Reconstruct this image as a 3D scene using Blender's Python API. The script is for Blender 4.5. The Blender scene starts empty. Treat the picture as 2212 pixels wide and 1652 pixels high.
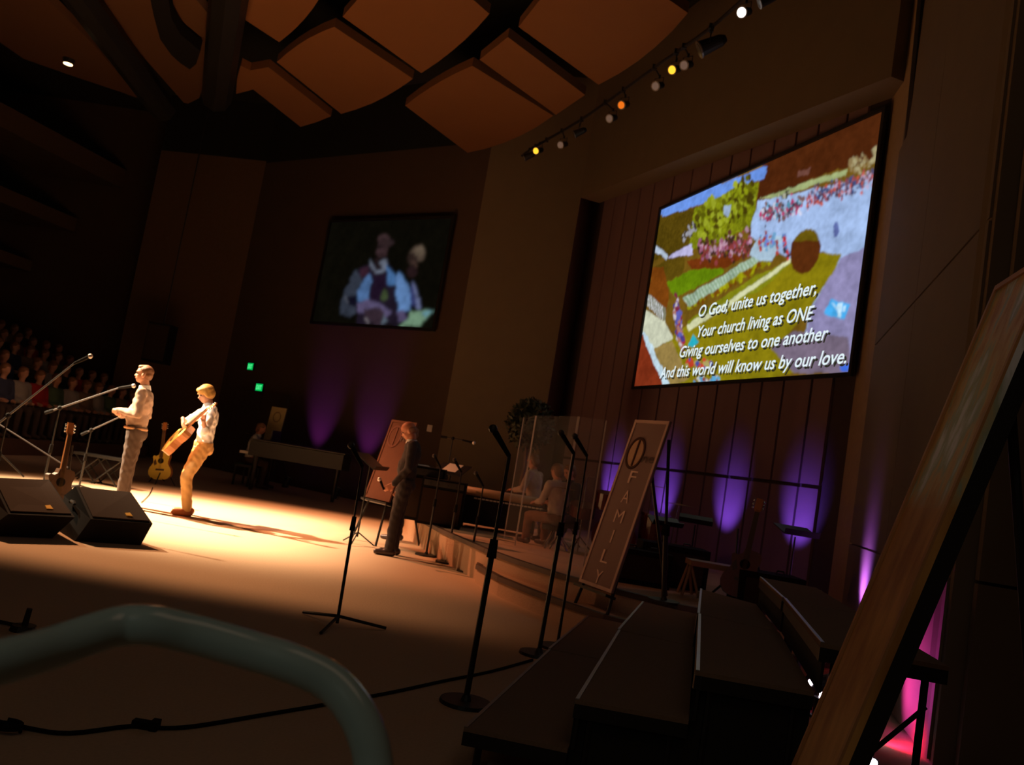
import bpy, bmesh, math, random
import numpy as np
from mathutils import Vector, Matrix, noise
random.seed(7)
rng = np.random.RandomState(7)
SC = bpy.context.scene
C = SC.collection
PI = math.pi

# ------------------------------------------------------------------ camera
F_PX, ROLL, PITCH, CZ = 1876.0, math.radians(9.5), math.radians(5.5), 1.3
cam = bpy.data.cameras.new('camera')
cam.sensor_fit = 'HORIZONTAL'; cam.sensor_width = 36.0
cam.lens = 36.0 * F_PX / 2212.0
cam.clip_start = 0.05; cam.clip_end = 200
cam.dof.use_dof = True; cam.dof.focus_distance = 3.2; cam.dof.aperture_fstop = 5.6
co = bpy.data.objects.new('camera', cam)
co.matrix_world = Matrix.Translation((0, 0, CZ)) @ Matrix.Rotation(PI/2 + PITCH, 4, 'X') @ Matrix.Rotation(ROLL, 4, 'Z')
C.objects.link(co); SC.camera = co

def ray(x, y):
    a = (x - 1106) / F_PX; b = -(y - 826) / F_PX
    c, s = math.cos(ROLL), math.sin(ROLL)
    rx = a*c - b*s; up = a*s + b*c
    return Vector((rx, math.cos(PITCH) - up*math.sin(PITCH), math.sin(PITCH) + up*math.cos(PITCH)))
def at(x, y, d):                     # point seen at pixel (x, y), d metres ahead of the camera
    v = ray(x, y); return v * (d / v.y) + Vector((0, 0, CZ))
def az(x, y, z):                     # point seen at pixel (x, y) on the level z
    v = ray(x, y); return v * ((z - CZ) / v.z) + Vector((0, 0, CZ))

# ------------------------------------------------------------------ world, colour management
SC.view_settings.view_transform = 'Standard'; SC.view_settings.look = 'None'
SC.view_settings.gamma = 1; SC.view_settings.use_curve_mapping = False
SC.view_settings.exposure = 0.0
w = bpy.data.worlds.new('hall_air'); SC.world = w; w.use_nodes = True
w.node_tree.nodes['Background'].inputs[0].default_value = (1, .55, .3, 1)
w.node_tree.nodes['Background'].inputs[1].default_value = 0.004

# ------------------------------------------------------------------ lights
def shutter(L, loc, y0=None, y1=None, x0=None, x1=None, soft=.5, softx=None):
    """straight shutters of a stage light, cut at floor lines Y=y0..y1, X=x0..x1"""
    L.use_nodes = True; nt = L.node_tree; em = nt.nodes['Emission']
    g = nt.nodes.new('ShaderNodeNewGeometry'); s = nt.nodes.new('ShaderNodeSeparateXYZ')
    nt.links.new(g.outputs['Incoming'], s.inputs[0])
    def mth(op, a, b):
        m = nt.nodes.new('ShaderNodeMath'); m.operation = op
        for i, v in enumerate((a, b)):
            if isinstance(v, (int, float)): m.inputs[i].default_value = v
            else: nt.links.new(v, m.inputs[i])
        return m.outputs[0]
    fac = 1.0
    for ax, base, lo, hi in (('Y', loc[1], y0, y1), ('X', loc[0], x0, x1)):
        if lo is None and hi is None: continue
        pos = mth('SUBTRACT', base, mth('MULTIPLY', mth('DIVIDE', s.outputs[ax], s.outputs['Z']), float(loc[2])))
        for edge, sg in ((lo, 1), (hi, -1)):
            if edge is None: continue
            so = (softx or soft) if ax == 'X' else soft
            mr = nt.nodes.new('ShaderNodeMapRange'); mr.interpolation_type = 'SMOOTHSTEP'
            nt.links.new(pos, mr.inputs[0])
            mr.inputs[1].default_value = edge - sg*so; mr.inputs[2].default_value = edge + sg*so
            if sg < 0:
                mr.inputs[1].default_value = edge - so; mr.inputs[2].default_value = edge + so
                mr.inputs[3].default_value = 1; mr.inputs[4].default_value = 0
            fac = mth('MULTIPLY', fac, mr.outputs[0])
    if not isinstance(fac, float): nt.links.new(fac, em.inputs['Strength'])
def spot(name, loc, target, energy, color, deg, blend=.5, radius=.08, **cut):
    L = bpy.data.lights.new(name, 'SPOT'); L.energy = energy; L.color = color
    L.spot_size = math.radians(deg); L.spot_blend = blend; L.shadow_soft_size = radius
    o = bpy.data.objects.new(name, L); o.location = loc
    o.rotation_euler = (Vector(target) - Vector(loc)).to_track_quat('-Z', 'Y').to_euler()
    C.objects.link(o)
    if cut: shutter(L, loc, **cut)
    return o
def area(name, loc, target, energy, color, sx, sy):
    L = bpy.data.lights.new(name, 'AREA'); L.shape = 'RECTANGLE'; L.size = sx; L.size_y = sy
    L.energy = energy; L.color = color
    o = bpy.data.objects.new(name, L); o.location = loc
    o.rotation_euler = (Vector(target) - Vector(loc)).to_track_quat('-Z', 'Y').to_euler()
    C.objects.link(o); return o
AMBER = (1, .50, .24); WARM = (1, .76, .48)
spot('key_light', (-11.0, 12.2, 7.3), (-3.2, 11.2, 0), 36000, WARM, 42, 1.0, .12, y0=8.4, y1=14.2, x1=-1.9, soft=1.3)
spot('wash_light', (-8.0, 11.2, 7.3), (-1.8, 10.6, 0), 3600, AMBER, 80, .7, .12, y0=6.75, y1=15.4, x1=-.6, soft=.5, softx=1.7)
spot('red_wash_light', (-8.0, 14, 7.3), (-1.0, 12.5, 0), 2900, (1, .30, .12), 60, .9, .15, y0=8.5, y1=15.4, x1=1.0, soft=.7, softx=1.5)
spot('platform_light', (-6.0, 5.0, 7.0), (1.0, 9.8, .3), 170, (1, .36, .18), 44, .9, .2)
spot('singer_light', (-10.5, 6.0, 7.0), (-3.75, 11.1, 1.1), 2600, (1, .86, .70), 8, .8, .1)
area('ceiling_fill', (-2, 4, 7.2), (-1, 14, 9.5), 5, (1, .52, .22), 9, 6)  # added unseen fill that lifts the dim ceiling
area('house_fill', (-4, -2, 6.5), (1, 10, 2), 9, (1, .62, .34), 6, 4)  # unseen warm fill added for the brown walls
area('aisle_fill', (0.8, 1.0, 4.6), (1.4, 5, .4), 4.2, (1, .62, .40), 2, 2)  # added fill over the aisle, brightening risers and handrail

area('rail_fill', (-.9, -.5, 2.3), (-.4, 1.0, 1), 1.7, (.85, 1, .93), .10, .35)  # added area light behind the camera to brighten the handrail

# ------------------------------------------------------------------ materials
MATS = {}
def mat(name, col, rough=.7, metal=0, emit=None, strength=1.0, noise_amt=.15, scale=12, bump=.0, alpha=None, trans=None, spec=.5, stretch=(1,1,1), coat=0):
    if name in MATS: return MATS[name]
    m = bpy.data.materials.new(name); m.use_nodes = True; nt = m.node_tree
    b = nt.nodes['Principled BSDF']
    b.inputs['Roughness'].default_value = rough; b.inputs['Metallic'].default_value = metal
    b.inputs['Specular IOR Level'].default_value = spec
    if coat: b.inputs['Coat Weight'].default_value = coat
    tc = nt.nodes.new('ShaderNodeTexCoord'); mp = nt.nodes.new('ShaderNodeMapping')
    mp.inputs['Scale'].default_value = stretch
    n = nt.nodes.new('ShaderNodeTexNoise'); n.inputs['Scale'].default_value = scale; n.inputs['Detail'].default_value = 4
    nt.links.new(tc.outputs['Object'], mp.inputs[0]); nt.links.new(mp.outputs[0], n.inputs[0])
    mr = nt.nodes.new('ShaderNodeMix'); mr.data_type = 'RGBA'
    mr.inputs[6].default_value = tuple(c*(1-noise_amt) for c in col) + (1,)
    mr.inputs[7].default_value = tuple(min(1, c*(1+noise_amt)) for c in col) + (1,)
    nt.links.new(n.outputs[0], mr.inputs[0]); nt.links.new(mr.outputs[2], b.inputs['Base Color'])
    if bump:
        bp = nt.nodes.new('ShaderNodeBump'); bp.inputs['Strength'].default_value = bump; bp.inputs['Distance'].default_value = .01
        nt.links.new(n.outputs[0], bp.inputs['Height']); nt.links.new(bp.outputs[0], b.inputs['Normal'])
    if emit:
        b.inputs['Emission Color'].default_value = tuple(emit) + (1,); b.inputs['Emission Strength'].default_value = strength
    if trans: b.inputs['Transmission Weight'].default_value = trans; b.inputs['IOR'].default_value = 1.45
    if alpha is not None: b.inputs['Alpha'].default_value = alpha
    MATS[name] = m; return m
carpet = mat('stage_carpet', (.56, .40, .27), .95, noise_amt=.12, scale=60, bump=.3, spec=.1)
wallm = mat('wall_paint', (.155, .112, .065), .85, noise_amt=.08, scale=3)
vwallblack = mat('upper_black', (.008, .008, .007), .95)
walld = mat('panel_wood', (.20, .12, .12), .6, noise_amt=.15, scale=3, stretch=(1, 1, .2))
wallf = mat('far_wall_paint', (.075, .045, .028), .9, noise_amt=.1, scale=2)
ceilm = mat('ceiling_deck', (.015, .014, .010), .95)
cloudm = mat('ceiling_cloud', (.20, .078, .020), .9, noise_amt=.04, scale=2)
black = mat('black_metal', (.018, .017, .016), .45, .2)
blackp = mat('black_plastic', (.011, .010, .010), .85, spec=.12)
blackf = mat('black_fabric', (.016, .015, .014), .9)
chrome = mat('chrome', (.7, .7, .7), .25, 1)
railm = mat('painted_rail', (.36, .43, .37), .17, .0, noise_amt=.05, coat=.4)
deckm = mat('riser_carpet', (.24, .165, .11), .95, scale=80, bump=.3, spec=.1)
alum = mat('aluminium', (.45, .44, .45), .4, .8)
spruce = mat('spruce_top', (.80, .55, .12), .35, noise_amt=.1, stretch=(1, 6, 1))
amberw = mat('amber_wood', (.45, .16, .04), .4, stretch=(1, 6, 1))
darkw = mat('dark_wood', (.10, .045, .02), .45)
lightw = mat('light_wood', (.62, .42, .24), .5, stretch=(1, 1, 4))
tanw = mat('tan_wood', (.42, .22, .10), .5)
skin = mat('skin', (.62, .33, .22), .5, noise_amt=.06)
skin2 = mat('skin_rosy', (.60, .24, .14), .5, noise_amt=.06)
white = mat('white_cloth', (.85, .83, .80), .85, noise_amt=.04, bump=.1)
tanshirt = mat('tan_shirt', (.34, .23, .17), .85, noise_amt=.08, bump=.1)
khaki = mat('khaki_trousers', (.60, .34, .12), .85, noise_amt=.12, bump=.1)
slacks = mat('dark_brown_trousers', (.07, .045, .035), .85, noise_amt=.15)
suit = mat('charcoal_suit', (.030, .024, .026), .85, noise_amt=.15)
suit2 = mat('brown_suit_front', (.075, .045, .04), .85)
shoeb = mat('black_shoe', (.05, .03, .03), .35)
shoet = mat('tan_shoe', (.45, .14, .04), .45)
hairblond = mat('blond_hair', (.62, .36, .09), .6, noise_amt=.35, scale=30, stretch=(1, 1, .2))
hairbrown = mat('brown_hair', (.20, .09, .04), .6, noise_amt=.35, scale=30)
hairgrey = mat('grey_hair', (.30, .16, .11), .7, noise_amt=.3, scale=30)
eyed = mat('eye_dark', (.02, .015, .01), .3)
lips = mat('lips', (.42, .13, .10), .5)
paper = mat('paper', (.80, .78, .70), .9, noise_amt=.03)
leaf = mat('leaf', (.022, .032, .012), .6)
redgloss = mat('drum_red', (.09, .012, .01), .2, coat=.5)
brass = mat('brass', (.75, .55, .22), .25, 1)
grille = mat('speaker_grille', (.040, .025, .018), .9, 0, spec=.1, scale=200, noise_amt=.5)
fasciam = mat('balcony_fascia', (.09, .05, .025), .9)
clothdk = mat('dark_pew', (.03, .016, .010), .8)
acrylic = mat('clear_acrylic', (.9, .9, .92), .06, trans=.0, alpha=.035, noise_amt=0)
acredge = mat('acrylic_edge', (.62, .55, .5), .3)

TMP = bpy.data.scenes.new('tmp_scene')
def evaluated_mesh(ob):
    TMP.collection.objects.link(ob); vl = TMP.view_layers[0]; vl.update(); dg = vl.depsgraph
    me = bpy.data.meshes.new_from_object(ob.evaluated_get(dg), depsgraph=dg); bpy.data.objects.remove(ob); return me

# ------------------------------------------------------------------ geometry collector
class G:
    def __init__(s): s.v = []; s.f = []; s.mi = []; s.cur = 0
    def add(s, vs, fs):
        o = len(s.v); s.v += [tuple(v) for v in vs]; s.f += [tuple(i+o for i in f) for f in fs]; s.mi += [s.cur]*len(fs); return s
    def box(s, c, size, M=None):
        hx, hy, hz = size[0]/2, size[1]/2, size[2]/2
        vs = [Vector((x, y, z)) for x in (-hx, hx) for y in (-hy, hy) for z in (-hz, hz)]
        if M is not None: vs = [M @ v for v in vs]
        vs = [v + Vector(c) for v in vs]
        return s.add(vs, [(0,1,3,2),(4,6,7,5),(0,4,5,1),(2,3,7,6),(0,2,6,4),(1,5,7,3)])
    def prism(s, poly, off):           # poly: list of 3D points, extruded by off
        n = len(poly); off = Vector(off); P = [Vector(p) for p in poly]
        a = sum((P[i].cross(P[(i+1) % n]) for i in range(n)), Vector())
        if a.dot(off) > 0: P.reverse()
        vs = P + [p + off for p in P]
        fs = [tuple(range(n)), tuple(range(2*n-1, n-1, -1))] + [(i, i+n, (i+1) % n + n, (i+1) % n) for i in range(n)]
        return s.add(vs, fs)
    def cone(s, p0, p1, r0, r1=None, seg=12):
        r1 = r0 if r1 is None else r1
        p0, p1 = Vector(p0), Vector(p1); d = (p1-p0).normalized()
        a = d.orthogonal().normalized(); b = d.cross(a)
        vs = []
        for p, r in ((p0, r0), (p1, r1)):
            for k in range(seg):
                t = 2*PI*k/seg; vs.append(p + (a*math.cos(t) + b*math.sin(t))*r)
        fs = [(k, (k+1) % seg, (k+1) % seg+seg, k+seg) for k in range(seg)] + [tuple(range(seg-1, -1, -1)), tuple(range(seg, 2*seg))]
        return s.add(vs, fs)
    def tube(s, pts, r, seg=10, sub=0):
        P = [Vector(p) for p in pts]
        if sub:
            Q = []
            for i in range(len(P)-1):
                p0 = P[max(i-1, 0)]; p1 = P[i]; p2 = P[i+1]; p3 = P[min(i+2, len(P)-1)]
                for k in range(sub):
                    t = k/sub
                    Q.append(.5*((2*p1) + (p2-p0)*t + (2*p0-5*p1+4*p2-p3)*t*t + (3*p1-p0-3*p2+p3)*t**3))
            P = Q + [P[-1]]
        vs = []; fs = []; a = None; n = len(P)
        for i, p in enumerate(P):
            d = (P[min(i+1, n-1)] - P[max(i-1, 0)]).normalized()
            a = d.orthogonal().normalized() if a is None else (a - d*a.dot(d)).normalized()
            b = d.cross(a); rr = r[i*len(r)//n] if isinstance(r, (list, tuple)) else r
            for k in range(seg):
                t = 2*PI*k/seg; vs.append(p + (a*math.cos(t) + b*math.sin(t))*rr)
        for i in range(n-1):
            for k in range(seg): fs.append((i*seg+k, i*seg+(k+1) % seg, (i+1)*seg+(k+1) % seg, (i+1)*seg+k))
        fs += [tuple(range(seg-1, -1, -1)), tuple(range((n-1)*seg, n*seg))]
        return s.add(vs, fs)
    def ell(s, c, r, M=None, seg=16, rings=10):
        vs = []; fs = []; c = Vector(c)
        if isinstance(r, (int, float)): r = (r, r, r)
        for i in range(1, rings):
            ph = PI*i/rings
            for k in range(seg):
                t = 2*PI*k/seg
                v = Vector((r[0]*math.sin(ph)*math.cos(t), r[1]*math.sin(ph)*math.sin(t), r[2]*math.cos(ph)))
                if M is not None: v = M @ v
                vs.append(c + v)
        top = Vector((0, 0, r[2])); bot = Vector((0, 0, -r[2]))
        if M is not None: top = M @ top; bot = M @ bot
        vs += [c+top, c+bot]; T = len(vs)-2; B = T+1
        for k in range(seg): fs.append((T, k, (k+1) % seg))
        for i in range(rings-2):
            for k in range(seg): fs.append((i*seg+k, (i+1)*seg+k, (i+1)*seg+(k+1) % seg, i*seg+(k+1) % seg))
        for k in range(seg): fs.append((B, (rings-2)*seg+(k+1) % seg, (rings-2)*seg+k))
        return s.add(vs, fs)
    def cap(s, p0, p1, r0, r1=None, seg=12):     # tapered capsule
        r1 = r0 if r1 is None else r1
        s.ell(p0, r0, seg=seg, rings=8); s.ell(p1, r1, seg=seg, rings=8)
        return s.cone(p0, p1, r0, r1, seg)
    def chain(s, pts, rs):
        for i in range(len(pts)-1): s.cap(pts[i], pts[i+1], rs[i], rs[i+1])
        return s
def thing(name, label, cat, loc=(0, 0, 0), group=None, rz=0):
    o = bpy.data.objects.new(name, None); o.location = loc; o.rotation_euler = (0, 0, rz); o.empty_display_size = .1
    o['label'] = label; o['category'] = cat
    if group: o['group'] = group
    C.objects.link(o); return o
def tag(o, label=None, cat=None, group=None, kind=None):
    if label: o['label'] = label
    if cat: o['category'] = cat
    if group: o['group'] = group
    if kind: o['kind'] = kind
    return o
def rootloc(p):
    v = Vector()
    while p is not None:
        v += p.location; p = p.parent
    return v
def smooth(me, ang=40):
    try:
        me.shade_auto = None
    except Exception: pass
def part(name, g, m, parent=None, label=None, sm=False, origin=None):
    """link collected geometry (world coordinates, unrotated parents) as ONE mesh object"""
    base = rootloc(parent) if parent is not None else (Vector(origin) if origin is not None else Vector())
    me = bpy.data.meshes.new(name)
    me.from_pydata([tuple(Vector(v)-base) for v in g.v], [], g.f)
    for mm in (m if isinstance(m, (list, tuple)) else [m]): me.materials.append(mm)
    if any(g.mi): me.polygons.foreach_set('material_index', g.mi)
    if sm: me.polygons.foreach_set('use_smooth', [True]*len(me.polygons))
    me.validate(); me.update()
    o = bpy.data.objects.new(name, me); C.objects.link(o)
    if parent is not None: o.parent = parent
    else: o.location = base
    if label: o['label'] = label
    return o
def single(name, g, m, label, cat, group=None, sm=False, origin=None):
    if origin is None:
        a = np.array(g.v); origin = (a[:, 0].mean(), a[:, 1].mean(), a[:, 2].min())
    return tag(part(name, g, m, None, None, sm, origin), label, cat, group)
def struct(name, g, m, parent=None):
    o = part(name, g, m, parent)
    if parent is None: o['kind'] = 'structure'
    return o
def remesh(g, voxel, it=4, jit=0, fac=.5):
    me = bpy.data.meshes.new('tmp'); me.from_pydata(g.v, [], g.f); o = bpy.data.objects.new('tmp', me)
    r = o.modifiers.new('r', 'REMESH'); r.mode = 'VOXEL'; r.voxel_size = voxel
    s = o.modifiers.new('s', 'SMOOTH'); s.factor = fac; s.iterations = it
    m2 = evaluated_mesh(o)
    if jit:
        nv = len(m2.vertices); co_ = np.empty(nv*3, np.float32); no_ = np.empty(nv*3, np.float32)
        m2.vertices.foreach_get('co', co_); m2.vertex_normals.foreach_get('vector', no_)
        P = co_.reshape(-1, 3); ph = rng.rand(6)*6
        a_ = np.sin(P[:, 0]*34+ph[0]+2*np.sin(P[:, 2]*17+ph[1]))*np.sin(P[:, 1]*31+ph[2]+2*np.sin(P[:, 2]*23+ph[3])) + .5*np.sin(P[:, 2]*62+P[:, 0]*45+ph[4]+2*np.sin(P[:, 1]*40+ph[5]))
        P += no_.reshape(-1, 3)*(a_*jit*.55)[:, None]; m2.vertices.foreach_set('co', P.ravel())
    m2.polygons.foreach_set('use_smooth', [True]*len(m2.polygons))
    return m2
def mobj(name, me, m, parent, label=None):
    me.name = name; me.materials.clear(); me.materials.append(m)
    o = bpy.data.objects.new(name, me); C.objects.link(o)
    if parent is not None: o.parent = parent
    if label: o['label'] = label
    return o
def copy_tree(o, parent=None, loc=None):
    c = o.copy(); C.objects.link(c)
    if parent is not None: c.parent = parent
    if loc is not None: c.location = loc
    for ch in list(o.children): copy_tree(ch, c)
    return c

# ================================================================== SETTING
# plan points
UP = [(-1.65, 16.6), (-1.4, 15.0), (-1.1, 13.0), (-.62, 11.4), (-.22, 10.35), (.02, 9.72), (.38, 9.05), (.74, 8.5), (1.25, 8.0), (1.72, 7.66), (2.8, 7.38), (4.3, 7.25)]
LO = [(-.02, 10.1), (-.04, 9.65), (.2, 8.95), (.52, 8.36), (.8, 7.93), (1.11, 7.56), (1.6, 7.3), (2.7, 7.06), (4.2, 6.95)]
g = G(); g.prism([(-20, -4, 0), (6, -4, 0), (6, 26, 0), (-20, 26, 0)], (0, 0, -.3)); struct('floor', g, carpet)
g = G(); g.prism([(x, y, 0) for x, y in LO] + [(4.2, 8.5, 0), (.4, 10.3, 0)], (0, 0, .18)); struct('trim_1', g, carpet)
g = G(); g.prism([(x, y, 0) for x, y in UP] + [(4.3, 9.9, 0), (2.2, 16.2, 0), (1.2, 18.9, 0), (-.4, 18.6, 0), (-1.6, 18.2, 0)], (0, 0, .36)); struct('trim_2', g, carpet)
# dark nosing strips on the two steps, bright metal ends
def nosing(P, z, name):
    pts = [Vector((x, y, z)) for x, y in P]; g = G()
    for a, b in zip(pts, pts[1:]):
        d = (b-a).normalized(); n = Vector((d.y, -d.x, 0))
        if n.x > 0 and n.y > 0: n = -n
        a2, b2 = a - d*.01, b + d*.01
        g.prism([a2+n*.02, b2+n*.02, b2-n*.05, a2-n*.05], (0, 0, -.05))
        g.v = [(x, y, zz+.012) for x, y, zz in g.v[:-8]] + [(x, y, zz+.012) for x, y, zz in g.v[-8:]] if False else g.v
    return struct(name, g, mat('nosing', (.09, .06, .045), .6))
nosing(UP, .375, 'trim_3'); nosing(LO, .195, 'trim_4')

WT = 10.2                                  # wall top
def wallseg(name, a, b, z0, z1, m, th=.2, ztop2=None):
    a = Vector((*a, 0)); b = Vector((*b, 0)); d = (b-a).normalized(); n = Vector((-d.y, d.x, 0))
    if n.dot(-(a+b)/2) > 0: n = -n          # thickness goes away from the camera
    g = G(); z2 = z0 if ztop2 is None else ztop2
    vs = [a+Vector((0,0,z0)), b+Vector((0,0,z2)), b+Vector((0,0,z1)), a+Vector((0,0,z1))]
    g.prism(vs, n*th); return struct(name, g, m)
RA, RB = Vector((1.2, 19.0, 0)), Vector((4.14, 10.5, 0))
RD = (RB-RA).normalized(); RN = Vector((RD.y, -RD.x, 0))         # into the room
if RN.x > 0: RN = -RN
# far wall with the small screen, far-left column, left wall
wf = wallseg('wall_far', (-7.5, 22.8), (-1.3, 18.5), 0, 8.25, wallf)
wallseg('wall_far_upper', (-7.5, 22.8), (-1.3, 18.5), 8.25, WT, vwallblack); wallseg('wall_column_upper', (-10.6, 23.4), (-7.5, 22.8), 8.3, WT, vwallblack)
wallseg('wall_column', (-10.6, 23.4), (-7.5, 22.8), 0, 8.3, mat('column_paint', (.13, .075, .04), .9))
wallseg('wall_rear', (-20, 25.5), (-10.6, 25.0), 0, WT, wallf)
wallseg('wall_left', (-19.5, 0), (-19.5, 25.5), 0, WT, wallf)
wallseg('wall_pilaster', (-1.3, 18.5), (.8, 18.15), 0, WT, wallm)
wallseg('wall_niche_side', (.8, 18.15), (1.15, 19.1), 0, WT, walld)
back = wallseg('wall_right', (RA.x-.05, RA.y+.15), (RB.x, RB.y), 0, WT, mat('wall_right_backing', (.05, .03, .025), .8))
wallseg('wall_reveal', (4.14, 10.5), (3.98, 9.62), 0, WT, mat('reveal_paint', (.34, .23, .12), .85))
wallseg('wall_near', (3.98, 9.62), (2.78, 5.2), 0, WT, wallm)
wallseg('wall_near_return', (2.78, 5.2), (6.2, 5.0), 0, WT, wallm)
# sloping bulkhead over the niche
BA, BB = Vector((.8, 18.15, 0)), Vector((3.86, 9.9, 0))
g = G(); g.prism([BA+Vector((0,0,7.22)), BB+Vector((0,0,6.62)), BB+Vector((0,0,WT)), BA+Vector((0,0,WT))], -RN*.45); struct('wall_bulkhead', g, wallm)
# panels of the niche wall: lower row, upper row, each its own board
px_seams = [1346, 1387, 1426, 1467, 1509, 1550, 1599, 1646, 1693, 1754, 1800]
def hit_wall(px, py):
    v = ray(px, py); k = v.x/v.y            # X=kY meets RA+t*RD
    t = (k*RA.y - RA.x)/(RD.x - k*RD.y); return t
seams = [hit_wall(x, 870) for x in px_seams]
st = (seams[-1]-seams[0])/10
seams = [seams[0]-st*k for k in range(12, 0, -1) if seams[0]-st*k > .05] + seams + [seams[-1]+st*.95]
seams = [t for t in seams if t < (RB-RA).length-.02]
for z0, z1 in ((.36, 1.66), (1.71, 7.6)):
    for a, b in zip(seams, seams[1:]):
        p, q = RA+RD*(a+.022), RA+RD*(b-.022)
        g = G(); g.prism([p+Vector((0,0,z0)), q+Vector((0,0,z0)), q+Vector((0,0,z1)), p+Vector((0,0,z1))], RN*.04)
        struct('panel', g, walld, back)
# panelling on the near wall below its horizontal joint
NA, NB = Vector((3.98, 9.62, 0)), Vector((2.78, 5.2, 0)); ND = (NB-NA).normalized(); NN = Vector((ND.y, -ND.x, 0)); NN = NN if NN.x < 0 else -NN
wn = bpy.data.objects['wall_near']
for k in range(2):
    a, b = NA+ND*(k*2.27+.005), NA+ND*(k*2.27+2.265)
    for z0, z1 in ((.02, 1.08), (1.1, 3.3), (3.32, 5.6)):
        g = G(); g.prism([a+Vector((0,0,z0)), b+Vector((0,0,z0)), b+Vector((0,0,z1)), a+Vector((0,0,z1))], NN*.025); struct('panel', g, wallm, wn)
wr = bpy.data.objects['wall_near_return']
for k in range(1):
    for z0, z1 in ((.02, 1.08), (1.1, 4.3), (4.31, 8)):
        g = G(); g.box((4.26, 5.10, (z0+z1)/2), (2.8, .04, z1-z0)); struct('panel', g, wallm, wr)
# tall slit and slanting fin high on the near wall
g = G(); a = at(1962, 300, 9.3); b = at(1996, -60, 9.3)
g.prism([a, at(1972, 298, 9.3), at(2012, -60, 9.3), b], (.02, .15, 0)); struct('trim_5', g, black)
g = G(); g.prism([at(1966, 300, 9.25), at(2165, -60, 8.4), at(2060, -60, 9.25)], (.03, .12, 0)); struct('trim_6', g, mat('fin_lit_grey', (.30, .31, .33), .7))  # cool light on the fin is put into its paler grey
# left balcony and stepped side walls (dim bands)
for k, (ya, yb, z, h, x) in enumerate(((13, 24.8, 7.4, .55, -15.5), (13, 24.8, 5.9, .4, -16.6), (12, 24.8, 4.55, .32, -17.6))):
    g = G(); g.prism([(x, ya, z), (x-1.9, ya, z), (x+1.2, yb, z), (x+3.4, yb, z)], (0, 0, h)); struct('trim_%d' % (7+k), g, fasciam)
# doorway under the exit signs in the far wall
FA, FB = Vector((-7.5, 22.8, 0)), Vector((-1.3, 18.5, 0)); FD = (FB-FA).normalized(); FN = Vector((FD.y, -FD.x, 0)); FN = FN if FN.y < 0 else -FN
def far_at(px, py):                        # point of the far wall under a pixel
    v = ray(px, py); k = v.x/v.y; t = (k*FA.y-FA.x)/(FD.x-k*FD.y); p = FA+FD*t; p.z = CZ + v.z/v.y*p.y; return p
dp = far_at(560, 900)
for n_, s_ in ((1, -.5), (2, .5)):
    c = Vector((dp.x, dp.y, 1.05)) + FD*s_ + FN*.03; M = Matrix.Rotation(math.atan2(FD.y, FD.x), 4, 'Z')
    g = G(); g.box(c, (.94, .06, 2.1), M); d = struct('door_%d' % n_, g, mat('door_brown', (.07, .045, .03), .6))
    g = G(); g.cone(c + FN*.09 + FD*(-s_*.7) - FD*.09, c + FN*.09 + FD*(-s_*.7)+FD*.09, .015); part('door_handle', g, chrome, d)

# ceiling deck and clouds
g = G(); g.prism([(-20, -4, 9.9), (6.2, -4, 9.9), (6.2, 26, 9.9), (-20, 26, 9.9)], (0, 0, .3)); ceil = struct('ceiling', g, ceilm)
ZC = 8.0
def arc(a, b, bow, n=5):                   # pixels between a and b bowed sideways
    out = []
    for k in range(n+1):
        t = k/n; x = a[0]+(b[0]-a[0])*t; y = a[1]+(b[1]-a[1])*t; w_ = 4*t*(1-t)*bow
        L = math.hypot(b[0]-a[0], b[1]-a[1]); out.append((x - (b[1]-a[1])/L*w_, y + (b[0]-a[0])/L*w_))
    return out
clouds = [
    arc((875, 228), (1020, 142), -6) + arc((1195, 250), (1010, 330), -12),
    [(1036, 129), (1097, 80)] + arc((1264, 205), (1201, 248), 0, 1),
    [(1120, 58), (1182, -20), (1270, -140), (1500, -60), (1572, -100), (1610, -180), (1640, -140)][:3] + [(1340, -80), (1446, 0), (1486, 28)] + arc((1486, 28), (1293, 183), -14)[1:],
    [(547, 193), (510, 203), (512, 170), (520, 142), (540, 152), (580, 145)] + arc((715, 251), (649, 274), -2, 2),
    arc((598, 134), (722, 58), -8) + arc((892, 170), (737, 246), -9),
    arc((740, 36), (815, -50), 0, 2) + [(870, -110), (1000, -20), (1057, 30)] + arc((1057, 30), (910, 158), -8)[1:],
    [(1075, -6), (1104, -40), (1135, -70), (1120, -120), (1020, -60)],
    [(464, 0), (603, 91)] + arc((603, 91), (688, 0), 6)[1:] + [(730, -80), (560, -130), (400, -60)],
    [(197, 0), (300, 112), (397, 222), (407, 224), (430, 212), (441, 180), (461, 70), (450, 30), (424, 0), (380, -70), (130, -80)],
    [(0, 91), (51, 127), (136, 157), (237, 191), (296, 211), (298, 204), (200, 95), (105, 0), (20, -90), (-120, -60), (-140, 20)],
]
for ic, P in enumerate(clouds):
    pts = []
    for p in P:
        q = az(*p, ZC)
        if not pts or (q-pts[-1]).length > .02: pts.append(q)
    g = G(); g.prism(pts, (0, 0, .16)); struct('panel', g, cloudm if ic < len(clouds)-2 else mat('ceiling_cloud_dim', (.105, .045, .014), .95, noise_amt=.05, scale=2), ceil)  # two leftmost clouds: dimmer light there put into a darker brown
g = G()
hk = [(325, -30), (325, 0), (332, 34), (346, 85), (370, 119), (390, 137), (410, 150), (424, 138), (433, 110), (420, 100), (390, 75), (370, 40), (364, 0), (364, -30)]
g.prism([az(*p, 7.75) for p in hk], (0, 0, .2)); single('ceiling_duct', g, blackp, 'black curved duct hanging under the leftmost ceiling clouds', 'duct')
g = G()
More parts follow.
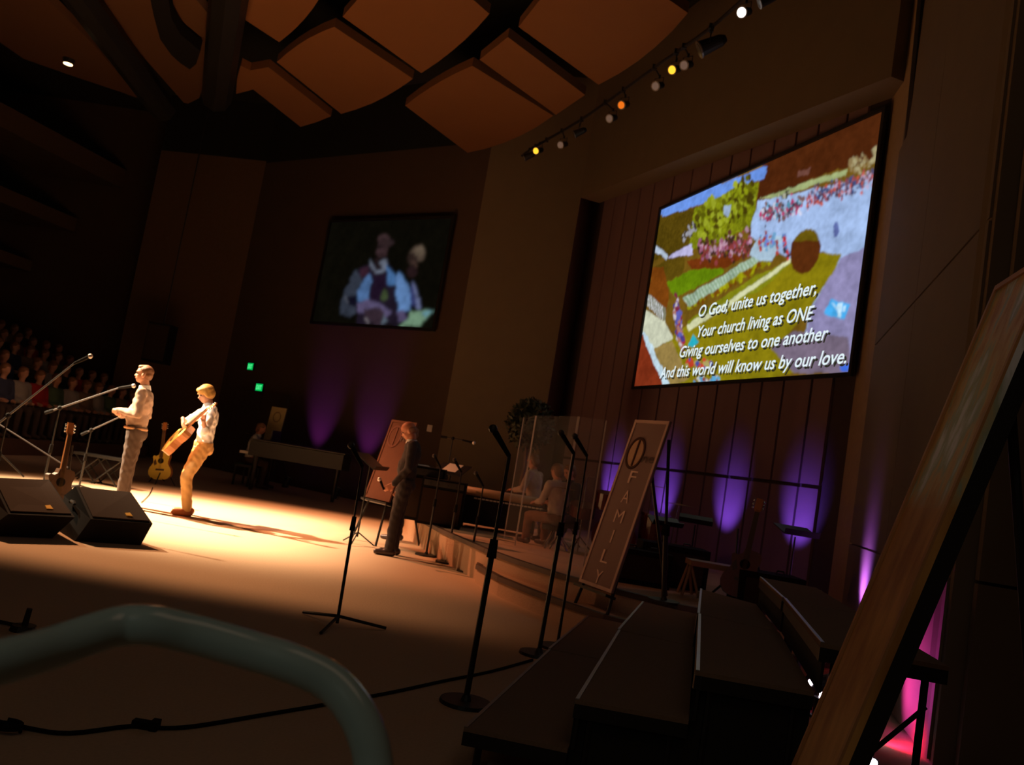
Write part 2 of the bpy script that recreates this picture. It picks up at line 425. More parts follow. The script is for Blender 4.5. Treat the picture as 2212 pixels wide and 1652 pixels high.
for p, q, wd in (((150, -40), (352, 236), .28), ((500, -60), (468, 212), .30)):
    g.tube([az(*p, 7.8), az(*q, 7.8)], wd, 8)
    single('ceiling_beam', g, black, 'black diagonal beam crossing the left of the ceiling' if wd == .28 else 'black steep beam between left and middle ceiling clouds', 'beam', 'black ceiling beams'); g = G()

# ================================================================== SCREENS
def homog(src, dst):
    A = []; b = []
    for (x, y), (u, v) in zip(src, dst):
        A += [[x, y, 1, 0, 0, 0, -u*x, -u*y], [0, 0, 0, x, y, 1, -v*x, -v*y]]; b += [u, v]
    h = np.linalg.solve(np.array(A, float), np.array(b, float)); return np.append(h, 1).reshape(3, 3)
def happ(H, x, y):
    x = np.asarray(x, float); y = np.asarray(y, float); d = H[2, 0]*x+H[2, 1]*y+H[2, 2]
    return (H[0, 0]*x+H[0, 1]*y+H[0, 2])/d, (H[1, 0]*x+H[1, 1]*y+H[1, 2])/d
def lin(c): c = np.asarray(c, float)/255; return np.where(c <= .04045, c/12.92, ((c+.055)/1.055)**2.4)
def inpoly(X, Y, P):
    ins = np.zeros(X.shape, bool); n = len(P); j = n-1
    for i in range(n):
        xi, yi = P[i]; xj, yj = P[j]
        c = ((yi > Y) != (yj > Y)) & (X < (xj-xi)*(Y-yi)/((yj-yi) or 1e-9)+xi); ins ^= c; j = i
    return ins
def blur(a, n):
    for _ in range(n):
        p = np.pad(a, ((1, 1), (1, 1), (0, 0)), 'edge')
        a = (p[:-2, 1:-1]+p[2:, 1:-1]+p[1:-1, :-2]+p[1:-1, 2:]+2*a)/6
    return a
def smooth_noise(n, m, k):
    a = rng.rand(n//k+3, m//k+3)*2-1; yi = np.arange(n)/k; xi = np.arange(m)/k; y0 = yi.astype(int); x0 = xi.astype(int); fy = (yi-y0)[:, None]; fx = (xi-x0)[None, :]
    fy = fy*fy*(3-2*fy); fx = fx*fx*(3-2*fx); A = a[y0][:, x0]; B_ = a[y0][:, x0+1]; C_ = a[y0+1][:, x0]; D__ = a[y0+1][:, x0+1]
    return (A*(1-fx)+B_*fx)*(1-fy)+(C_*(1-fx)+D__*fx)*fy
def warp(X, Y, amp):
    n, m = X.shape
    for k, q in ((3, .55), (7, .8), (16, 1.0)): X = X+smooth_noise(n, m, k)*amp*q; Y = Y+smooth_noise(n, m, k)*amp*q
    return X, Y
def mottle(img, amt):
    n, m, _ = img.shape; f = np.ones((n, m))
    for k, q in ((2, .8), (4, .8), (9, 1.0), (20, .8)): f += smooth_noise(n, m, k)*amt*q
    return img*np.clip(f, .2, 2)[:, :, None]
scrm = bpy.data.materials.new('projected_picture'); scrm.use_nodes = True
nt = scrm.node_tree; nt.nodes.remove(nt.nodes['Principled BSDF']); em = nt.nodes.new('ShaderNodeEmission')
ca = nt.nodes.new('ShaderNodeVertexColor'); ca.layer_name = 'Col'
nt.links.new(ca.outputs[0], em.inputs[0]); nt.links.new(em.outputs[0], nt.nodes['Material Output'].inputs[0]); em.inputs[1].default_value = 1.0
def picture(name, O, U, V, N, img, parent):
    ny, nx, _ = img.shape
    vs = np.array([O + U*(i/nx) + V*(j/ny) + N*.015 for j in range(ny+1) for i in range(nx+1)]) - np.array(rootloc(parent))
    jj, ii = np.mgrid[0:ny, 0:nx]; a = (jj*(nx+1)+ii).ravel()
    fs = np.stack([a, a+1, a+nx+2, a+nx+1], 1)
    me = bpy.data.meshes.new(name); me.from_pydata(vs.tolist(), [], fs.tolist())
    at_ = me.color_attributes.new('Col', 'FLOAT_COLOR', 'CORNER')
    c = np.ones((ny*nx, 4, 4)); c[:, :, :3] = img.reshape(-1, 1, 3)
    at_.data.foreach_set('color', c.ravel().astype(np.float32)); me.materials.append(scrm)
    o = bpy.data.objects.new(name, me); C.objects.link(o); o.parent = parent; return o
def make_screen(name, label, p0, p1, z0, z1, N, mFrame, border=.09):
    O = Vector((p0.x, p0.y, z0)); U = Vector((p1.x-p0.x, p1.y-p0.y, 0)); V = Vector((0, 0, z1-z0))
    t = thing(name, label, 'projection screen', O + U*.5)
    u = U.normalized(); g = G()
    for a, b, c, d in ((-border, U.length+border, -border, 0), (-border, U.length+border, V.z, V.z+border), (-border, 0, 0, V.z), (U.length, U.length+border, 0, V.z)):
        g.prism([O+u*a+Vector((0,0,c)), O+u*b+Vector((0,0,c)), O+u*b+Vector((0,0,d)), O+u*a+Vector((0,0,d))], N*.05)
    part('frame', g, mFrame, t)
    g = G(); g.prism([O-N*.02, O+U-N*.02, O+U+V-N*.02, O+V-N*.02], N*.03); part('screen_sheet', g, mat('screen_white', (.6, .6, .6), .9), t)
    return t, O, U, V
# ---- large screen
s0, s1 = at(1436, 455, 1), at(1917, 240, 1)
def on_wall(k, off):                       # X = k*Y on the niche wall shifted into the room
    A = RA+RN*off; t = (k*A.y-A.x)/(RD.x-k*RD.y); return A+RD*t
pL, pR = on_wall(.1415, .12), on_wall(.388, .12)
zL = CZ+.115*pL.y, CZ+.327*pL.y; zR = CZ+.173*pR.y, CZ+.494*pR.y
Z0, Z1 = (zL[0]+zR[0])/2, (zL[1]+zR[1])/2
t, O, U, V = make_screen('projection_screen', 'large bright screen showing song lyrics over an outdoor crowd picture', pL, pR, Z0, Z1, RN, blackf, .05)
Hc = homog([(325, 620), (1500, 95), (1295, 1465), (155, 1545)], [(0, 1), (1, 1), (1, 0), (0, 0)]); Hi = np.linalg.inv(Hc)
nx, ny = 340, 220
uu, vv = np.meshgrid((np.arange(nx)+.5)/nx, (np.arange(ny)+.5)/ny); X, Y = warp(*happ(Hi, uu, vv), 4)
img = np.zeros((ny, nx, 3)); img[:] = lin((112, 84, 22))
def pol(P, c, mott=0.0):
    m = inpoly(X, Y, P); col = np.tile(lin(c), (m.sum(), 1))
    if mott: col = col*(1+mott*(rng.rand(m.sum(), 1)*2-1))
    img[m] = col
def dots(P0, P1, wdt, n, cols, r0=5, r1=12):
    n, r0, r1 = int(n*2.6), r0*.6, r1*.62
    for _ in range(n):
        t_ = rng.rand(); cx = P0[0]+(P1[0]-P0[0])*t_+rng.randn()*wdt*.2; cy = P0[1]+(P1[1]-P0[1])*t_+rng.randn()*wdt
        r = r0+(r1-r0)*rng.rand(); m = ((X-cx)/r)**2+((Y-cy)/(r*1.7))**2 < 1; img[m] = lin(cols[rng.randint(len(cols))])
pol([(860, 380), (1520, 60), (1500, 340), (1250, 400), (1000, 500), (820, 570)], (76, 35, 12), .1)
pol([(1040, 410), (1110, 390), (1100, 425), (1040, 440)], (110, 70, 60))
pol([(300, 615), (880, 385), (865, 450), (780, 480), (640, 545), (340, 660)], (105, 145, 225), .05)
pol([(310, 655), (520, 600), (600, 560), (560, 700), (480, 800), (360, 860), (280, 880)], (84, 66, 12), .35)
pol([(500, 610), (640, 540), (740, 480), (840, 470), (820, 560), (800, 700), (640, 780), (460, 830), (480, 690)], (118, 124, 16), .5)
dots((520, 700), (800, 540), 55, 90, [(135, 145, 20), (95, 95, 12), (70, 60, 10), (150, 160, 40)], 10, 22)
pol([(990, 500), (1300, 395), (1290, 430), (940, 545), (830, 560)], (158, 172, 118), .05)
pol([(825, 570), (1460, 430), (1300, 1470), (1000, 1470), (1100, 1100), (1260, 850), (1150, 830), (1000, 880), (780, 750)], (160, 185, 228), .03)
pol([(1400, 800), (1395, 800), (1290, 1470), (1000, 1470), (1100, 1120), (1260, 860)], (140, 134, 176), .04)
pol([(1000, 1250), (1290, 1280), (1290, 1470), (990, 1470), (880, 1340)], (118, 104, 124), .05)
dots((840, 650), (1060, 580), 20, 70, [(150, 60, 90), (200, 200, 220), (70, 60, 80), (190, 60, 110), (120, 90, 90), (90, 150, 180)], 7, 14)
dots((1080, 560), (1460, 430), 22, 120, [(150, 70, 80), (190, 170, 200), (80, 60, 80), (200, 90, 70), (110, 90, 110), (60, 80, 130)], 6, 12)
dots((1310, 380), (1470, 330), 18, 20, [(140, 120, 80), (170, 160, 120)], 8, 16)
dots((930, 545), (990, 530), 8, 8, [(70, 70, 50), (190, 190, 170)], 6, 12)
dots((430, 760), (500, 700), 16, 14, [(150, 150, 160), (60, 50, 40)], 6, 12)
pol([(650, 600), (690, 595), (670, 650), (645, 640)], (150, 170, 200))
pol([(370, 850), (480, 790), (480, 850), (340, 885)], (182, 178, 220))
pol([(280, 920), (350, 870), (440, 860), (430, 940), (340, 1000), (360, 1080), (290, 1100)], (92, 72, 14), .2)
pol([(340, 1000), (480, 920), (640, 880), (640, 940), (380, 1080)], (100, 132, 10), .15)
pol([(450, 880), (660, 850), (780, 850), (640, 920), (470, 930)], (112, 50, 14), .1)
dots((510, 830), (790, 800), 28, 80, [(140, 60, 60), (180, 140, 160), (60, 40, 30), (150, 90, 120), (90, 50, 40)], 7, 15)
pol([(960, 890), (1150, 840), (1262, 838), (1210, 950), (1090, 1120), (960, 1280), (880, 1340), (1000, 1470), (600, 1545), (340, 1545), (330, 1300), (450, 1210), (800, 960)], (134, 122, 14), .12)
pol([(800, 960), (960, 890), (1000, 890), (820, 1040), (560, 1160), (460, 1240), (440, 1200)], (128, 130, 20), .1)
pol([(440, 1215), (600, 1130), (990, 868), (1000, 882), (640, 1135), (450, 1250)], (205, 208, 165), .03)
dots((450, 1125), (900, 860), 8, 60, [(160, 160, 14), (115, 70, 12), (130, 120, 12)], 10, 20)
pol([(425, 1075), (835, 838), (850, 868), (455, 1125)], (140, 165, 135), .04)
for k in range(26):
    a = k/25; pol([(430+a*405, 1075-a*237), (434+a*405, 1073-a*237), (454+a*400, 1120-a*255), (450+a*400, 1123-a*255)], (185, 205, 190))
pol([(780, 850), (820, 760), (960, 750), (900, 880), (830, 880)], (170, 195, 215), .05)
dots((830, 780), (930, 780), 18, 24, [(190, 70, 60), (110, 160, 200), (150, 60, 60), (110, 140, 220)], 7, 13)
dots((960, 760), (975, 850), 14, 22, [(200, 45, 40), (60, 50, 60), (100, 130, 190)], 8, 14)
m = ((X-1070+(Y-830)*.18)/78)**2+((Y-830)/115)**2 < 1; img[m] = lin((86, 42, 14)); m2 = m & (Y < 775); img[m2] = lin((104, 86, 14))
m = ((X-1235)/14)**2+((Y-715)/42)**2 < 1; img[m] = lin((95, 108, 168))
pol([(245, 1040), (270, 920), (330, 920), (350, 1070), (330, 1180), (290, 1110)], (118, 62, 14), .1)
pol([(230, 1040), (335, 1130), (330, 1200), (225, 1110)], (120, 120, 100))
for k in range(10): pol([(235+k*9, 1045+k*8), (239+k*9, 1048+k*8), (234+k*9, 1122+k*8), (230+k*9, 1119+k*8)], (205, 208, 212))
pol([(205, 1130), (330, 1200), (365, 1290), (260, 1350), (195, 1255)], (196, 200, 176), .04)
pol([(285, 1110), (300, 800), (355, 860), (345, 875), (300, 850)], (170, 190, 200)) if False else None
pol([(290, 800), (355, 855), (345, 880), (285, 835)], (180, 195, 215))
pol([(145, 1560), (205, 1265), (320, 1560)], (124, 46, 22))
pol([(260, 1350), (360, 1300), (440, 1500), (330, 1560)], (150, 126, 70), .1)
pol([(198, 1250), (222, 1262), (350, 1545), (318, 1560)], (190, 214, 228))
dots((385, 1110), (410, 1300), 26, 70, [(150, 40, 50), (70, 60, 130), (190, 180, 190), (120, 40, 60), (90, 90, 170), (160, 110, 100)], 9, 18)
dots((430, 1420), (560, 1430), 14, 16, [(190, 60, 40), (70, 80, 160), (160, 150, 90)], 9, 15)
dots((470, 1520), (600, 1510), 12, 24, [(90, 160, 200), (150, 60, 40), (200, 200, 200)], 8, 14)
pol([(470, 1270), (498, 1310), (470, 1340), (440, 1330)], (40, 170, 190))
pol([(1202, 1080), (1306, 1104), (1266, 1182), (1160, 1156)], (70, 168, 232))
pol([(1236, 1096), (1262, 1100), (1244, 1170), (1226, 1166)], (190, 225, 245)); pol([(1205, 1100), (1215, 1098), (1240, 1130), (1232, 1138)], (180, 220, 245)); pol([(1262, 1112), (1284, 1114), (1270, 1140), (1254, 1136)], (180, 220, 245))
pol([(1240, 1432), (1290, 1418), (1285, 1452), (1245, 1458)], (60, 104, 214))
img = blur(mottle(img, .13), 2)
picture('projected_picture', O, U, V, RN, img, t)
def text_mesh(s, font_size=1.0, shear=0, offset=0, extrude=.0):
    cu = bpy.data.curves.new('txt', 'FONT'); cu.body = s; cu.size = font_size; cu.shear = shear; cu.offset = offset; cu.extrude = extrude; cu.resolution_u = 3
    return evaluated_mesh(bpy.data.objects.new('txt', cu))
lyr = mat('lyric_white', (0, 0, 0), 1, emit=(.62, .72, .76), strength=1.25); shd = mat('lyric_shadow', (0, 0, 0), 1, emit=(.02, .02, .01), strength=1)
def put_text(s, name, O, ud, vd, N, x0, x1, y, hcap, m, parent, lift=.02, shear=.25, offset=.018, dx=0, dy=0, extrude=0, label=None):
    """text on a plane: x0..x1 metres along ud, baseline y along vd, capital height hcap"""
    me = text_mesh(s, 1, shear, offset, extrude); a = np.array([v.co for v in me.vertices])
    mn, mx = a[:, 0].min(), a[:, 0].max(); k = (x1-x0)/(mx-mn); kc = hcap/.69
    base = rootloc(parent)
    for v, q in zip(me.vertices, a): v.co = O + ud*(x0+(q[0]-mn)*k+dx) + vd*(y+q[1]*kc+dy) + N*(lift+q[2]) - base
    return mobj(name, me, m, parent, label)
ud = U.normalized(); W_, H_ = U.length, V.z
for s, a, b in (('O God, unite us together,', (505, 1178), (1128, 1050)), ('Your church living as ONE', (495, 1288), (1110, 1180)), ('Giving ourselves to one another', (398, 1398), (1185, 1283)), ('And this world will know us by our love.', (290, 1508), (1280, 1405))):
    (ua, ub), (va, vb) = happ(Hc, [a[0], b[0]], [a[1], b[1]]); y = (va+vb)/2*H_
    ext = lambda q: (lambda a_: (a_[:, 0].min(), a_[:, 0].max()))(np.array([v.co for v in text_mesh(q, 1, .25, .012).vertices]))
    l0, l1 = ext(s); words = s.split(' '); k_ = (ub-ua)*W_/(l1-l0)
    for i, wd in enumerate(words):
        hi = ext(' '.join(words[:i+1]))[1]; a_, b_ = ext(wd); x1 = ua*W_+(hi-l0)*k_; x0 = x1-(b_-a_)*k_
        put_text(wd, 'lyric_shadow', O, ud, Vector((0,0,1)), RN, x0, x1, y, .185, shd, t, .022, dx=.035, dy=-.03, offset=.012)
        put_text(wd, 'lyric_word', O, ud, Vector((0,0,1)), RN, x0, x1, y, .185, lyr, t, .03, offset=.012)
# ---- small screen on the far wall
def far_on(k, off):
    A = FA+FN*off; t_ = (k*A.y-A.x)/(FD.x-k*FD.y); return A+FD*t_
qL, qR = far_on(-.239, .1), far_on(-.1005, .1)
za = (CZ+.125*qL.y + CZ+.147*qR.y)/2; zb = (CZ+.246*qL.y + CZ+.277*qR.y)/2
t, O, U, V = make_screen('projection_screen', 'small dim screen with a close-up of two people in shirts', qL, qR, za, zb, FN, black, .07)
Hc = homog([(206, 189), (1770, 118), (1516, 1493), (-12, 1475)], [(0, 1), (1, 1), (1, 0), (0, 0)]); Hi = np.linalg.inv(Hc)
nx, ny = 220, 160
uu, vv = np.meshgrid((np.arange(nx)+.5)/nx, (np.arange(ny)+.5)/ny); X, Y = warp(*happ(Hi, uu, vv), 16)
img = np.zeros((ny, nx, 3)); img[:] = lin((14, 12, 6))
def elp(cx, cy, rx, ry, c, rot=0):
    dx, dy = X-cx, Y-cy; cr, sr = math.cos(rot), math.sin(rot)
    m = ((dx*cr+dy*sr)/rx)**2+((-dx*sr+dy*cr)/ry)**2 < 1; img[m] = lin(c)
pol([(560, 800), (700, 720), (950, 700), (1060, 850), (1090, 1480), (560, 1480), (600, 1000)], (34, 26, 40))
pol([(530, 810), (600, 860), (620, 920), (560, 1100), (560, 1330), (480, 1390), (330, 1380), (330, 1260), (400, 1060), (460, 900)], (56, 62, 76), .1)
pol([(400, 1150), (450, 1230), (430, 1240), (385, 1170)], (90, 92, 104)); pol([(430, 1160), (560, 1130), (560, 1260), (450, 1250)], (20, 18, 34))
pol([(600, 800), (720, 740), (700, 900), (620, 900)], (60, 34, 48))
pol([(620, 940), (720, 860), (750, 900), (730, 1050), (710, 1180), (580, 1200), (565, 1090)], (86, 122, 174), .08)
elp(890, 400, 78, 75, (72, 52, 54)); elp(890, 480, 72, 105, (56, 40, 42)); elp(870, 560, 66, 70, (66, 47, 50)); elp(850, 490, 50, 14, (26, 18, 20)); elp(985, 430, 60, 40, (52, 38, 40)); elp(870, 590, 36, 10, (30, 18, 20))
pol([(790, 640), (930, 640), (920, 760), (800, 780)], (40, 28, 30))
pol([(715, 650), (800, 800), (880, 780), (850, 690), (920, 660), (950, 760), (870, 830), (810, 865), (720, 740)], (118, 126, 144), .08)
pol([(780, 850), (930, 830), (960, 1000), (860, 1200), (710, 1180), (760, 1000)], (36, 22, 42))
pol([(910, 1010), (965, 1150), (890, 1195), (860, 1170)], (68, 82, 52))
pol([(930, 735), (1060, 840), (1055, 980), (950, 960)], (76, 118, 172), .06)
pol([(570, 1220), (680, 1180), (820, 1200), (970, 1290), (980, 1340), (900, 1400), (700, 1330), (590, 1330)], (98, 88, 124), .15)
pol([(640, 1290), (850, 1280), (900, 1360), (920, 1470), (760, 1470), (650, 1350)], (56, 42, 52), .2)
pol([(640, 1370), (680, 1390), (725, 1470), (700, 1475)], (120, 112, 116)); pol([(880, 1350), (960, 1440), (880, 1465)], (96, 110, 124))
elp(1330, 570, 98, 112, (92, 76, 64)); elp(1260, 640, 70, 90, (52, 38, 34)); elp(1350, 540, 60, 60, (112, 96, 80)); pol([(1250, 650), (1340, 730), (1310, 745), (1240, 690)], (84, 62, 54)); elp(1270, 800, 60, 70, (44, 28, 30))
pol([(1110, 800), (1190, 950), (1260, 1080), (1240, 1290), (1080, 1300), (1060, 860)], (104, 144, 200), .06)
pol([(1265, 930), (1320, 1000), (1362, 1280), (1300, 1270), (1250, 1100)], (112, 120, 160), .08); pol([(1235, 1000), (1265, 960), (1310, 1230), (1250, 1240)], (60, 66, 120), .08)
pol([(1070, 1290), (1180, 1290), (1240, 1400), (1080, 1440)], (94, 84, 120), .1); pol([(1150, 1310), (1230, 1300), (1200, 1370)], (36, 26, 50))
pol([(1240, 1290), (1370, 1290), (1520, 1270), (1460, 1360), (1350, 1470), (1100, 1480), (1200, 1390)], (128, 164, 134), .05)
pol([(1370, 1310), (1515, 1275), (1420, 1385)], (112, 162, 176))
img = blur(mottle(blur(img, 8), .14), 7)*.66
picture('projected_picture', O, U, V, FN, img, t)

# ================================================================== PEOPLE
def RZ(a): return Matrix.Rotation(a, 4, 'Z')
def hand(g, wrist, d, n, k=1.0, curl=.9, side=1):
    """palm and five fingers; d = pointing direction, n = palm normal (fingers curl towards it), side: thumb side"""
    d = Vector(d).normalized(); n = (Vector(n) - d*Vector(n).dot(d)).normalized(); s = d.cross(n)*side; W = Vector(wrist)
    for q in (-.028, -.009, .010, .028): g.cap(W + s*q*.7*k, W + d*.085*k + s*q*k, .014*k, .012*k, 8)
    for q, L in ((-.030, .062), (-.010, .072), (.010, .078), (.030, .070)):
        p = W + d*.088*k + s*q*k; a = .25; dd = d
        for seg in (.45, .32, .23):
            a += curl*(.45 if seg == .45 else .6)*.8; dd = (d*math.cos(a) + n*math.sin(a)).normalized(); e = p + dd*L*seg*k
            g.cap(p, e, .0095*k, .0085*k, 8); p = e
    p = W + d*.025*k + s*.030*k; e = p + (d*.6 + s*.7 + n*.3).normalized()*.035*k; g.cap(p, e, .012*k, .0105*k, 8)
    g.cap(e, e + (d*.8 + s*.15 + n*.5).normalized()*.032*k, .0105*k, .009*k, 8)
def head(g, c, R, k=1.0):
    c = Vector(c)
    def e(p, r): g.ell(c + R @ Vector(p)*k, [q*k for q in r], R)
    e((-.008, 0, .035), (.096, .076, .085)); e((.022, 0, -.02), (.068, .062, .085)); e((.045, 0, -.075), (.036, .036, .032)); e((.0, 0, -.05), (.06, .058, .05))
    e((.085, 0, -.012), (.014, .012, .020)); e((.100, 0, -.026), (.014, .015, .012)); e((.075, 0, .028), (.02, .05, .012)); e((.082, 0, -.055), (.012, .024, .010))
    for s in (-1, 1): e((-.005, s*.077, -.012), (.020, .010, .032)); e((.060, s*.035, -.02), (.02, .022, .02))
def face_bits(t, c, R, k=1.0, brow=None):
    c = Vector(c)
    for s in (-1, 1):
        g = G(); g.ell(c + R @ Vector((.078, s*.031, .006))*k, (.009*k, .014*k, .009*k), R, 10, 6)
        o = part('eye', g, eyed); o.parent = t
        g = G(); g.ell(c + R @ Vector((.088, s*.033, .026))*k, (.007*k, .020*k, .005*k), R, 10, 6); o = part('eyebrow', g, brow or hairbrown); o.parent = t
    g = G(); g.ell(c + R @ Vector((.091, 0, -.052))*k, (.006*k, .022*k, .006*k), R, 10, 6); o = part('mouth', g, lips); o.parent = t
def person(label, loc, rz, J, cl, scale=1.0, hd=None, hands=None, vox=.008, group=None, face=True):
    """J: joint positions in local space (forward +x, left +y). cl: materials. hd: (pitch, yaw, lean)"""
    t = thing('person', label, 'person', loc, group)
    R = RZ(rz); S = Matrix.Scale(scale, 4)
    j = {k_: (R @ S @ Vector(v)) for k_, v in J.items()}; k = scale
    HR = R @ RZ(hd[1]) @ Matrix.Rotation(hd[0], 4, 'Y') @ Matrix.Rotation(hd[2], 4, 'X')
    hc = j['head']
    b = G()
    head(b, hc, HR, k)
    nb = hc + HR @ Vector((-.02, 0, -.07))*k
    b.cap(j['neck'], nb, .058*k, .052*k)
    for s in 'LR':
        b.chain([j['sh'+s], j['el'+s], j['wr'+s]], [.045*k, .037*k, .026*k])
        b.chain([j['hip'+s], j['kn'+s], j['an'+s]], [.075*k, .055*k, .038*k])
        fd = (R @ Vector((cl.get('toe'+s, (1, 0))[0], cl.get('toe'+s, (1, 0))[1], 0))).normalized()
        b.cap(j['an'+s] - fd*.03*k + Vector((0, 0, -.04*k)), j['an'+s] + fd*.14*k + Vector((0, 0, -.05*k)), .034*k, .028*k)
        hdn = hands[s]; hand(b, j['wr'+s], R @ Vector(hdn[0]), R @ Vector(hdn[1]), k, hdn[2], hdn[3])
    def torso(g, e=0.0):
        up = (j['chest']-j['waist']).normalized(); sd = (j['shL']-j['shR']).normalized(); fw = sd.cross(up); M = Matrix((fw, sd, up)).transposed().to_4x4()
        g.ell(j['chest'], (.115*k+e, .165*k+e, .20*k), M); g.ell(j['waist'], (cl.get('belly', .105)*k+e, .145*k+e, .16*k), M)
        g.ell((j['waist']*2+j['chest'])/3 + fw*cl.get('paunch', 0), (cl.get('belly', .105)*k+e, .15*k+e, .17*k), M)
        g.ell((j['hipL']+j['hipR'])/2+Vector((0,0,.03*k)), (.11*k+e, .155*k+e, .12*k), M)
        g.cap(j['shL'], j['shR'], .062*k+e, .062*k+e); g.ell((j['shL']+j['shR'])/2 - up*.02*k, (.09*k+e, .17*k+e, .08*k), M)
        g.cap((j['shL']+j['shR'])/2, j['neck'], .075*k, .058*k+e)
    torso(b, -.012)
    mobj('body', remesh(b, vox, 3), cl['skin'], t)
    # shirt or jacket
    g = G(); torso(g, .006)
    for s in 'LR':
        cuff = j['wr'+s] + (j['el'+s]-j['wr'+s]).normalized()*.02*k
        if cl.get('sleeve') == 'rolled': cuff = j['el'+s].lerp(j['wr'+s], .35)
        g.chain([j['sh'+s], j['el'+s], cuff], [.066*k, .055*k, .040*k])
    wz = min(j['waist'].z, j['chest'].z) - (cl.get('hem', .12))*k
    me = remesh(g, .011, 3, cl.get('fold', .006))
    bm = bmesh.new(); bm.from_mesh(me); bmesh.ops.delete(bm, geom=[v for v in bm.verts if v.co.z < wz and (Vector((v.co.x, v.co.y, 0))-Vector((j['waist'].x, j['waist'].y, 0))).length < .30*k], context='VERTS'); bm.to_mesh(me); bm.free()
    mobj(cl.get('topname', 'shirt'), me, cl['top'], t)
    g = G(); g.cone(j['neck'] - Vector((0, 0, .03*k)), j['neck'] + (nb-j['neck'])*.35, .078*k, .066*k, 16); o = part('collar', g, cl.get('collar', cl['top'])); o.parent = t
    # trousers
    g = G(); g.ell((j['hipL']+j['hipR'])/2+Vector((0, 0, .05*k)), (.125*k, .17*k, .13*k), R); g.ell((j['hipL']+j['hipR'])/2 - R @ Vector((.02, 0, .03)), (.12*k, .165*k, .10*k), R)
    for s in 'LR':
        g.chain([j['hip'+s], j['kn'+s], j['an'+s]], [.100*k, .074*k, .060*k])
    me = remesh(g, .011, 3, .008)
    bm = bmesh.new(); bm.from_mesh(me); bmesh.ops.delete(bm, geom=[v for v in bm.verts if v.co.z < .055*k+cl.get('floor', 0) or v.co.z > max(wz, j['waist'].z-.12*k)+.05], context='VERTS'); bm.to_mesh(me); bm.free()
    mobj('trousers', me, cl['legs'], t)
    if cl.get('belt'):
        g = G(); c = Vector((j['waist'].x, j['waist'].y, wz+.01)); n = 24
        pts = [c + R @ Vector((math.cos(a)*.128*k, math.sin(a)*.168*k, 0)) for a in [2*PI*i/n for i in range(n+1)]]; g.tube(pts, .017, 6); o = part('belt', g, cl['belt']); o.parent = t
    for s in 'LR':
        fd = (R @ Vector((cl.get('toe'+s, (1, 0))[0], cl.get('toe'+s, (1, 0))[1], 0))).normalized(); A = Vector((j['an'+s].x, j['an'+s].y, j['an'+s].z-.04*k))
        g = G(); g.cap(A - fd*.05*k, A + fd*.04*k, .048*k, .05*k); g.cap(A + fd*.04*k - Vector((0, 0, .005)), A + fd*.16*k - Vector((0, 0, .012*k)), .046*k, .034*k)
        me = remesh(g, .009, 2); fz = j['an'+s].z - .088*k
        for v in me.vertices: v.co.z = max(v.co.z, fz)
        mobj('shoe', me, cl['shoe'], t)
    # hair
    g = G(); style = cl.get('hair')
    def he(p, r): g.ell(hc + HR @ Vector(p)*k, [q*k for q in r], HR)
    if style == 'mop':
        he((-.014, 0, .052), (.112, .096, .082)); he((-.045, 0, .0), (.082, .092, .085)); he((.05, 0, .075), (.062, .078, .035))
        for s in (-1, 1): he((.0, s*.072, .02), (.045, .024, .06))
    elif style == 'short':
        he((-.018, 0, .050), (.096, .081, .076)); he((-.05, 0, .0), (.060, .072, .07))
        he((.03, 0, .09), (.055, .055, .03))
    elif style == 'bald':
        he((-.055, 0, -.005), (.056, .070, .055))
        for s in (-1, 1): he((-.03, s*.062, .0), (.05, .020, .04))
    else: he((-.02, 0, .045), (.1, .085, .08)); he((-.05, 0, -.02), (.065, .08, .09))
    mobj('hair', remesh(g, .008, 1, .005), cl['hairm'], t)
    if face: face_bits(t, hc, HR, k, cl['hairm'])
    return t, j, HR
def base_joints(**kw):
    J = dict(hipL=(0, .09, .93), hipR=(0, -.09, .93), knL=(.01, .10, .50), knR=(.01, -.10, .50), anL=(0, .11, .088), anR=(0, -.11, .088),
             waist=(0, 0, 1.06), chest=(0, 0, 1.28), shL=(0, .19, 1.42), shR=(0, -.19, 1.42), elL=(-.02, .24, 1.13), elR=(-.02, -.24, 1.13), wrL=(.06, .24, .88), wrR=(.06, -.24, .88), neck=(.0, 0, 1.48), head=(.02, 0, 1.645))
    J.update(kw); return J
# --- man 1: singer in a tan shirt behind the floor monitors
f1 = math.atan2(-.22, -.97)
m1 = at(320, 790, 11.3); k1 = (m1.z)/1.775
m1loc = az(258, 1100, 0); m1loc = Vector((at(290, 960, 11.3).x-.01, 11.3, 0))
J = base_joints(elL=(-.02, .26, 1.15), elR=(-.05, -.27, 1.15), wrL=(.25, .06, 1.165), wrR=(.24, -.07, 1.10), knL=(.0, .12, .5), knR=(.02, -.12, .5), waist=(.01, 0, 1.06), chest=(-.01, 0, 1.29), head=(.045, 0, 1.655), neck=(.0, 0, 1.49))
person('person in a tan shirt and dark trousers singing at a boom microphone, hands clasped', m1loc, f1, J,
       dict(skin=skin, top=tanshirt, collar=white, legs=slacks, shoe=shoeb, hair='short', hairm=hairbrown, belt=mat('tan_belt', (.55, .30, .14), .5), belly=.125, paunch=.03, hem=.10, fold=.009), k1,
       (0, 0, 0), dict(L=((.5, -.85, .1), (-.3, -.2, -1), .9, -1), R=((.5, .85, .15), (-.3, .3, 1), .8, -1)))
